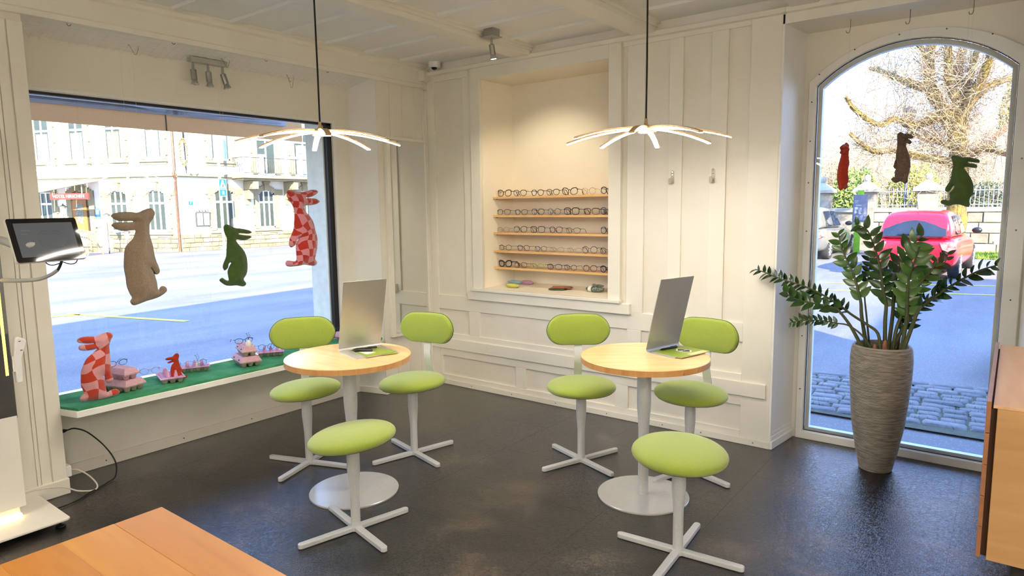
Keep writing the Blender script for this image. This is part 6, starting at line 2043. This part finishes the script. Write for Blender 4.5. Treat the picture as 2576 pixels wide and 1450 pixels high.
        for y in (0.68, L-0.75):
            Mx = Matrix.Rotation(PI/2, 3, 'Y')
            wl_ = MB().lathe([(0.21, -0.10), (0.29, -0.10), (0.31, -0.07), (0.31, 0.07), (0.29, 0.10), (0.21, 0.10)], 28, (sg*(hw-0.11), y, 0.31), Mx).build('wheel', TYRE, t, smooth=True, ang=40)
            MB().lathe([(0.205, -0.085), (0.205, 0.085)], 24, (sg*(hw-0.11), y, 0.31), Mx).build('wheel_disc', pm('wheel_shadow', '#4b4c50', '#3e3f43', rough=0.5), wl_, smooth=True, ang=40)
            sp2 = MB()
            for k in range(10):
                a = 2*PI*k/10
                sp2.tube([(sg*(hw-0.015), y+0.03*math.cos(a), 0.31+0.03*math.sin(a)), (sg*(hw-0.015), y+0.2*math.cos(a), 0.31+0.2*math.sin(a))], 0.018, 5)
            sp2.build('wheel_spokes', RIM, wl_)
    # bumper joint, plate
    MB().box(-hw*0.72, -0.012, 0.46, hw*0.72, 0.02, 0.485).build('bumper_gap', pm('bumper_shadow', '#3a1418', '#331216', rough=0.6), t)
    pb = MB().box(-0.25, -0.018, 0.50, 0.25, -0.004, 0.61).build('number_plate', WHITEPL, t, bev=0.003)
    if plate:
        text_mesh(plate, 0.10, BLK, 'plate_lettering', pb, frame_mat((1, 0, 0), (0, 0, 1), (0.02, -0.0185, 0.555)), 0.0008)
    if emblem:
        zq = bh-0.13
        MB().prism([(0.045, zq+0.035), (0.0, zq+0.062), (-0.05, zq+0.028), (0.0, zq-0.004), (-0.018, zq-0.016), (-0.045, zq-0.002), (-0.05, zq-0.03), (0.0, zq-0.062), (0.05, zq-0.026), (0.0, zq+0.008), (0.018, zq+0.018)], -0.02, 0.012, 'y').build('emblem', RIM, t)
    return t
rc = car('hatchback_car', 'red hatchback car parked with its rear towards the arched window', 'car', (2.58, 11.85, gz(2.6, 12)), rad(-3), '#b20f26', emblem=True, plate='2', L=3.85, W=1.62, H=1.47)
gc = car('grey_car', 'dark grey car parked left of the red hatchback, cut by the window frame', 'car', (-0.74, 15.35, gz(-1, 15)), rad(-2), '#6a6c6c', L=4.1, W=1.75, H=1.50)
wcar = car('white_car', 'white car just showing at the right edge of the arched window', 'car', (8.06, 3.95, gz(5, 4)), rad(90), '#e9ecee', L=3.85, W=1.66)

# information pylon
ip = thing('info_pylon', 'dark grey information pylon with green edge beside the parked cars', 'information sign', (0.42, 18.6, gz(0.7, 18.6)), rad(6))
PG = pm('pylon_grey', '#6f7486', '#666b7d', rough=0.5)
PGR = pm('pylon_green', '#86c21f', '#79b21a', rough=0.5)
pan = MB().box(-0.20, -0.03, 0.95, 0.20, 0.03, 1.80).build('panel', PG, ip)
MB().box(-0.14, -0.02, 0.0, 0.04, 0.02, 0.95).build('green_foot', PGR, ip)
MB().box(-0.09, -0.025, 1.80, 0.09, 0.025, 1.94).build('green_head', PGR, ip)
pr_ = MB()
for x0, z0, w, h in ((-0.15, 1.60, 0.10, 0.015), (-0.15, 1.55, 0.07, 0.012), (-0.12, 1.48, 0.16, 0.012), (-0.12, 1.455, 0.16, 0.01)):
    pr_.box(x0, -0.0325, z0, x0+w, -0.03, z0+h)
for k in range(7):
    pr_.box(-0.14, -0.0325, 1.15-k*0.02, -0.03, -0.03, 1.158-k*0.02).box(0.0, -0.0325, 1.15-k*0.02, 0.08, -0.03, 1.158-k*0.02).box(0.11, -0.0325, 1.38-k*0.04, 0.17, -0.03, 1.39-k*0.04)
pr_.build('print_lines', pm('pylon_print', '#c9ccd6', '#bfc2cc', rough=0.5), pan)
MB().box(-0.15, -0.0325, 1.2, -0.06, -0.03, 1.42).box(-0.04, -0.0325, 1.2, 0.05, -0.03, 1.40).build('photo_print', pm('pylon_photo', '#e0e0da', '#4a4a48', scale=16, rough=0.5), pan)

# garden wall with pillars, iron fence
YW = 20.0
gw = thing('garden_wall', 'low wall of pale stone blocks with coping behind the parked cars', 'wall', (0, YW, 0))
WST = [pm('wall_block_%s' % k, a, b_, scale=4, rough=0.95, bump=0.5, bscale=10, bdist=0.03) for k, a, b_ in (('a', '#a79e8b', '#8f8674'), ('b', '#b8b09d', '#a39a86'), ('c', '#8f887a', '#7a7466'))]
MB().box(-4, 0.03, -0.1, 9, 0.45, 1.28).build('wall_core', WST[0], gw)
MB().box(-4, -0.06, 1.28, 9, 0.5, 1.42).build('coping', WST[1], gw, bev=0.02)
for r in range(4):
    x = 0.4+(r % 2)*0.2
    while x < 5.4:
        L = rnd.uniform(0.35, 0.62)
        MB().box(x, rnd.uniform(-.05, -0.01), 0.02+r*0.315, x+L-0.02, 0.08, 0.02+(r+1)*0.315-0.02).build('stone', rnd.choice(WST), gw, bev=0.015, seg=1)
        x += L
def pillar(label, x):
    p = thing('gate_pillar', label, 'pillar', (x, YW+0.2, 0), 0, 'stone gate pillars')
    MB().box(-0.27, -0.27, -0.1, 0.27, 0.27, 1.93).build('shaft', WST[0], p, bev=0.02)
    MB().box(-0.38, -0.38, 1.93, 0.38, 0.38, 2.02).add([(-0.38, -0.38, 2.02), (0.38, -0.38, 2.02), (0.38, 0.38, 2.02), (-0.38, 0.38, 2.02), (-0.07, -0.07, 2.28), (0.07, -0.07, 2.28), (0.07, 0.07, 2.28), (-0.07, 0.07, 2.28)],
                                                       [(0, 1, 5, 4), (1, 2, 6, 5), (2, 3, 7, 6), (3, 0, 4, 7), (4, 5, 6, 7)]).build('cap', WST[1], p, bev=0.01)
    MB().ell((0, 0, 2.38), (0.11, 0.11, 0.13), 14, 8).build('finial', WST[1], p, smooth=True)
    return p
pillar('stone gate pillar with a pyramid cap behind the grey information pylon', 0.33)
pillar('stone gate pillar at the left edge of the arched window above the grey car', -1.02)
pillar('pale stone gate pillar between the two fence sections behind the red car', 2.05)
def fence(label, x0, x1):
    f = thing('iron_fence', label, 'fence', (0, YW+0.2, 0), 0, 'iron garden fences')
    PT = pm('fence_paint', '#8f9299', '#a7aab0', rough=0.5)
    b = MB()
    n = int((x1-x0)/0.11)
    for i in range(n+1):
        x = x0+(x1-x0)*i/n
        b.tube([(x, 0, 1.42), (x, 0, 2.0)], 0.012, 4).tube([(x, 0, 2.0), (x, 0, 2.06)], [0.02, 0.002], 4)
    b.build('bars', PT, f, kind='stuff')
    MB().tube([(x0, 0, 1.50), (x1, 0, 1.50)], 0.018, 4).tube([(x0, 0, 1.93), (x1, 0, 1.93)], 0.018, 4).build('rails', PT, f)
    return f
fence('grey iron garden fence between the two stone gate pillars', 0.65, 1.75)
fence('grey iron garden fence right of the tree trunk, on the low wall', 2.36, 5.4)

# weathered wooden bench and table on the verge
vg = struct(ground_patch(3.35, 17.6, 7.0, 19.9, 10, 8, 0.015).build('grass_verge', pm('verge_soil', '#5f7330', '#748a3b', scale=14, rough=1.0)))
gm = MB()
for i in range(5000):
    x, y = rnd.uniform(3.3, 6.0), rnd.uniform(17.5, 19.9)
    z = gz(x, y)
    a = rnd.uniform(0, PI)
    dx, dy = 0.006*math.cos(a), 0.006*math.sin(a)
    gm.add([(x-dx, y-dy, z), (x+dx, y+dy, z), (x+rnd.uniform(-.04, .04), y+rnd.uniform(-.04, .04), z+rnd.uniform(.05, .13))], [(0, 1, 2)])
gm.build('grass_blades', pm('verge_grass', '#7d9a35', '#93b045', scale=30, rough=0.9), vg, kind='stuff')
BW = pm('weathered_timber', '#a69678', '#8e7f64', scale=6, rough=0.9, stretch=(0.2, 1, 1))
bn = thing('timber_table', 'weathered timber table with a bench on the grass at the right', 'bench', (4.3, 18.3, gz(4.3, 18.3)), rad(8))
for k in range(3):
    MB().box(-1.25, -0.3+k*0.2, 0.74, 1.3, -0.12+k*0.2, 0.82).build('plank', BW, bn, bev=0.006)
for x in (-0.1, 0.75):
    MB().box(x-0.07, -0.22, 0.42, x+0.07, 0.2, 0.74).build('trestle', BW, bn, bev=0.006)
MB().box(-0.55, -0.75, 0.40, 1.3, -0.45, 0.48).build('bench_plank', BW, bn, bev=0.006)
for x in (-0.25, 0.15, 0.9):
    MB().box(x-0.07, -0.7, 0.0, x+0.07, -0.5, 0.40).build('bench_leg', BW, bn, bev=0.006)

# ================================================================ BARE TREE
TS = 1.0
TREE = [[ (3.07,0.65),(3.07,1.47),(3.05,2.28),(2.99,3.08),(2.92,3.58) ],
[ (2.99,3.08),(2.69,3.80),(2.35,4.48),(2.23,5.14),(2.24,5.83) ],
[ (2.35,4.48),(2.04,4.62),(1.67,4.78),(1.34,5.01),(0.90,5.27),(0.70,5.46) ],
[ (2.23,5.14),(2.08,5.51),(1.89,5.74),(1.61,5.93) ],
[ (2.69,3.80),(2.35,3.73),(2.01,3.56),(1.59,3.75),(1.26,3.62),(0.77,3.98),(0.55,4.37) ],
[ (3.00,2.88),(2.65,3.10),(2.20,3.29),(1.92,3.41),(1.73,3.58) ],
[ (3.00,2.58),(2.58,2.70),(2.05,2.78),(1.53,2.97),(1.16,2.94),(0.91,3.11),(0.59,3.46) ],
[ (2.92,3.58),(2.96,4.27),(2.84,4.96),(2.88,5.64),(2.89,6.21) ],
[ (2.97,3.38),(3.18,4.05),(3.40,4.60),(3.60,5.15),(3.89,5.57) ],
[ (3.18,4.05),(3.49,4.45),(3.87,4.59),(4.25,4.69) ],
[ (2.96,3.68),(3.08,4.35),(3.27,5.29),(3.39,5.93) ],
[ (3.04,2.48),(3.34,2.81),(3.66,2.89),(3.99,2.68),(4.29,2.90) ],
[ (2.88,4.18),(2.69,4.69),(2.68,5.47),(2.57,6.07) ]]
tr = thing('bare_tree', 'big mossy bare tree with thick limbs and dense thin twigs outside the arched window', 'tree', (3.06, 16.2, gz(3, 16.2)))
BARK = pm('mossy_bark', '#6b5a3a', '#8a7a35', scale=5, rough=0.95, bump=1.0, bscale=18, bdist=0.04)
TWG = pm('pale_twigs', '#b5a184', '#9c8a6d', scale=8, rough=0.8)
base = Vector((3.06, 16.2, gz(3, 16.2)))
rad_ = [(0.25, 0.20), (0.20, 0.10), (0.13, 0.05), (0.08, 0.04), (0.13, 0.045), (0.09, 0.05), (0.12, 0.05), (0.14, 0.07), (0.15, 0.06), (0.10, 0.05), (0.12, 0.05), (0.10, 0.05), (0.12, 0.06)]
dy_ = [0, 0.5, 1.4, -0.8, -1.3, 1.0, -0.6, 1.6, -1.0, 0.6, 0.3, -1.2, -0.6]
tw = MB()
paths = []
for k, br in enumerate(TREE):
    pts = []
    for i, (x, z) in enumerate(br):
        f = i/(len(br)-1)
        pts.append(Vector((x, 16.2+dy_[k]*f*f*1.0, z))-base+Vector((rnd.uniform(-.04, .04), 0, rnd.uniform(-.04, .04)))*(1 if i else 0))
    if k == 0:
        pts = [Vector((3.07, 16.2, -0.1))-base]+pts
    path = catmull(pts, 5)
    r0, r1 = rad_[k]
    m = len(path)
    rr = [(r0+(r1-r0)*i/(m-1))*(1+0.12*rnd.uniform(-1, 1))*(1.35 if (k == 0 and i < 3) else 1) for i in range(m)]
    MB().tube(path, rr, 9).build('trunk' if k == 0 else 'limb', BARK, tr, smooth=True, ang=80)
    paths.append((path, rr, k))
ntw = 0
for path, rr, k in paths:
    if k == 0:
        path = path[-6:]
    for i in range(len(path)-1):
        for q in range(7 if k else 3):
            p = path[i].lerp(path[i+1], rnd.random())
            d = Vector((rnd.gauss(0, 1), rnd.gauss(0, 0.9), rnd.gauss(0.35, 0.9))).normalized()
            L = rnd.uniform(0.5, 1.7)
            pts = [p]
            dd = d.copy()
            nseg = 3
            for s_ in range(nseg):
                dd = (dd+Vector((rnd.gauss(0, .22), rnd.gauss(0, .22), rnd.gauss(0.05, .22)))).normalized()
                pts.append(pts[-1]+dd*L/nseg)
            r = rnd.uniform(0.005, 0.011)
            tw.tube(pts, [r, r*0.8, r*0.6, r*0.35], 3, caps=False)
            for u in range(3):
                b0 = pts[1+rnd.randrange(3)]
                e2 = (dd+Vector((rnd.gauss(0, .7), rnd.gauss(0, .7), rnd.gauss(0, .7)))).normalized()
                l2 = rnd.uniform(0.25, 0.7)
                tw.tube([b0, b0+e2*l2*0.5, b0+(e2+Vector((rnd.gauss(0, .2), 0, rnd.gauss(0.1, .2)))).normalized()*l2], [r*0.5, r*0.4, r*0.25], 3, caps=False)
                ntw += 1
tw.build('twigs', TWG, tr, kind='stuff')

# shrubs, hedges and trees behind the wall
def shrub(name, label, x, y, z0, rx, ry, rz, nleaf, cols, nstem=60, leaf=0.07, grp=None, cat_='shrub'):
    t = thing(name, label, cat_, (x, y, z0), 0, grp)
    lm = MB()
    for i in range(nleaf):
        while True:
            p = Vector((rnd.uniform(-1, 1), rnd.uniform(-1, 1), rnd.uniform(0, 1)))
            if p.x*p.x+p.y*p.y+(p.z*2-1)**2*0.8 < 1.0+rnd.uniform(-.2, .1):
                break
        c = Vector((p.x*rx, p.y*ry, p.z*rz))
        a = Vector((rnd.gauss(0, 1), rnd.gauss(0, 1), rnd.gauss(0, 1))).normalized()
        b = a.orthogonal().normalized()
        s_ = leaf*rnd.uniform(0.6, 1.3)
        lm.add([c-a*s_, c-b*s_*0.5, c+a*s_, c+b*s_*0.5], [(0, 1, 2, 3)])
    if nleaf:
        lm.build('foliage', cols[0], t, kind='stuff')
    sm = MB()
    for i in range(nstem):
        p = Vector((rnd.uniform(-.7, .7)*rx, rnd.uniform(-.7, .7)*ry, 0))
        q = p+Vector((rnd.gauss(0, .35)*rx, rnd.gauss(0, .3)*ry, rz*rnd.uniform(.5, 1.05)))
        mid = p.lerp(q, 0.5)+Vector((rnd.gauss(0, .15), rnd.gauss(0, .15), 0.1))
        sm.tube([p, mid, q], [0.018, 0.012, 0.004], 3, caps=False)
        for u in range(3):
            b0 = mid.lerp(q, rnd.random())
            sm.tube([b0, b0+Vector((rnd.gauss(0, .35), rnd.gauss(0, .3), rnd.gauss(.15, .3)))], [0.007, 0.003], 3, caps=False)
    sm.build('stems', cols[1], t, kind='stuff')
    return t
IVY = pm('ivy_green', '#6f8a3a', '#8fa04c', scale=3, rough=0.6)
YLV = pm('yellow_green_leaf', '#9aa23f', '#b2b24e', scale=3, rough=0.6)
DRY = pm('dry_pale_leaf', '#b3a27e', '#c4b590', scale=3, rough=0.8)
GLD = pm('golden_leaf', '#b99f45', '#ab9a49', scale=3, rough=0.7)
shrub('ivy_hedge', 'sunlit ivy hedge behind the wall between the left gate pillars', -0.35, 21.9, 0.2, 0.85, 0.6, 2.6, 3600, (IVY, TWG), 40, 0.07)
shrub('ivy_hedge', 'yellow green bush behind the iron fence between the gate pillars', 1.45, 21.9, 0.6, 0.85, 0.6, 2.3, 3600, (YLV, TWG), 60, 0.06)
shrub('thicket', 'pale leafless thicket behind the fence, left part', -1.1, 24.6, 0.3, 1.7, 1.2, 3.4, 2200, (DRY, TWG), 300, 0.05)
shrub('thicket', 'pale leafless thicket behind the tree trunk, middle part', 2.6, 24.6, 0.3, 1.7, 1.2, 3.2, 2200, (DRY, TWG), 300, 0.05)
shrub('dark_bush', 'dark green bush behind the right fence section', 3.6, 21.6, 0.9, 0.9, 0.6, 1.3, 1800, (pm('dark_shrub_leaf', '#3c4a30', '#4a5839', rough=0.7), TWG), 30, 0.06)
shrub('far_tree', 'golden leaved tree on the slope at the right edge of the arched window', 4.9, 36.0, 1.0, 1.7, 1.6, 7.5, 7000, (GLD, TWG), 90, 0.14, None, 'tree')
shrub('far_tree', 'pale bare tree far behind the gate pillars on the left', -3.2, 36.0, 0.5, 3.4, 2.0, 5.2, 3500, (DRY, TWG), 420, 0.09, None, 'tree')
shrub('far_tree', 'pale bare trees far behind the big tree trunk', 1.7, 42.0, 0.5, 2.6, 2.0, 6.0, 3500, (DRY, TWG), 420, 0.09, None, 'tree')
# house behind
hb = thing('far_house', 'white house with a reddish tiled roof partly seen behind the tree at the right', 'house', (5.5, 31.5, 0.2), rad(-18))
MB().box(-1.7, -1.5, 0, 2.5, 3, 4.0).prism([(-1.7, 4.0), (2.5, 4.0), (0.4, 5.6)], -1.45, 2.9, 'y').build('walls', HW, hb)
MB().add([(-2.1, -1.9, 3.65), (0.4, -1.9, 5.75), (0.4, 3.3, 5.75), (-2.1, 3.3, 3.65), (-2.1, -1.9, 3.8), (0.4, -1.9, 5.9), (0.4, 3.3, 5.9), (-2.1, 3.3, 3.8)], [(0, 3, 2, 1), (4, 5, 6, 7), (0, 1, 5, 4), (1, 2, 6, 5), (2, 3, 7, 6), (3, 0, 4, 7)])\
    .add([(2.9, -1.9, 3.65), (2.9, 3.3, 3.65), (0.4, 3.3, 5.75), (0.4, -1.9, 5.75), (2.9, -1.9, 3.8), (2.9, 3.3, 3.8), (0.4, 3.3, 5.9), (0.4, -1.9, 5.9)], [(0, 3, 2, 1), (4, 5, 6, 7), (0, 1, 5, 4), (1, 2, 6, 5), (2, 3, 7, 6), (3, 0, 4, 7)]).build('roof', pm('red_tiles', '#a06a4f', '#8a5840', scale=12, rough=0.9), hb)
hbw = MB().box(-1.2, -1.53, 1.6, -0.5, -1.5, 2.8).build('window', HGL, hb)
MB().box(0.9, -1.53, 1.6, 1.6, -1.5, 2.8).build('window', HGL, hb)
# street lamp among the branches
slm = thing('street_lamp', 'small grey street lamp head seen among the branches of the tree', 'street lamp', (1.36, 20.75, 0.05))
MB().tube([(0, 0, 0), (0, 0, 4.2)], 0.045, 8).build('pole', pm('lamp_pole', '#5a5d63', '#4e5157', rough=0.5), slm)
MB().lathe([(0.06, 4.1), (0.16, 4.2), (0.2, 4.42), (0.24, 4.44), (0.12, 4.56), (0.04, 4.6)], 14).build('lamp_head', pm('lamp_head', '#3e424a', '#60656e', rough=0.3), slm, smooth=True)
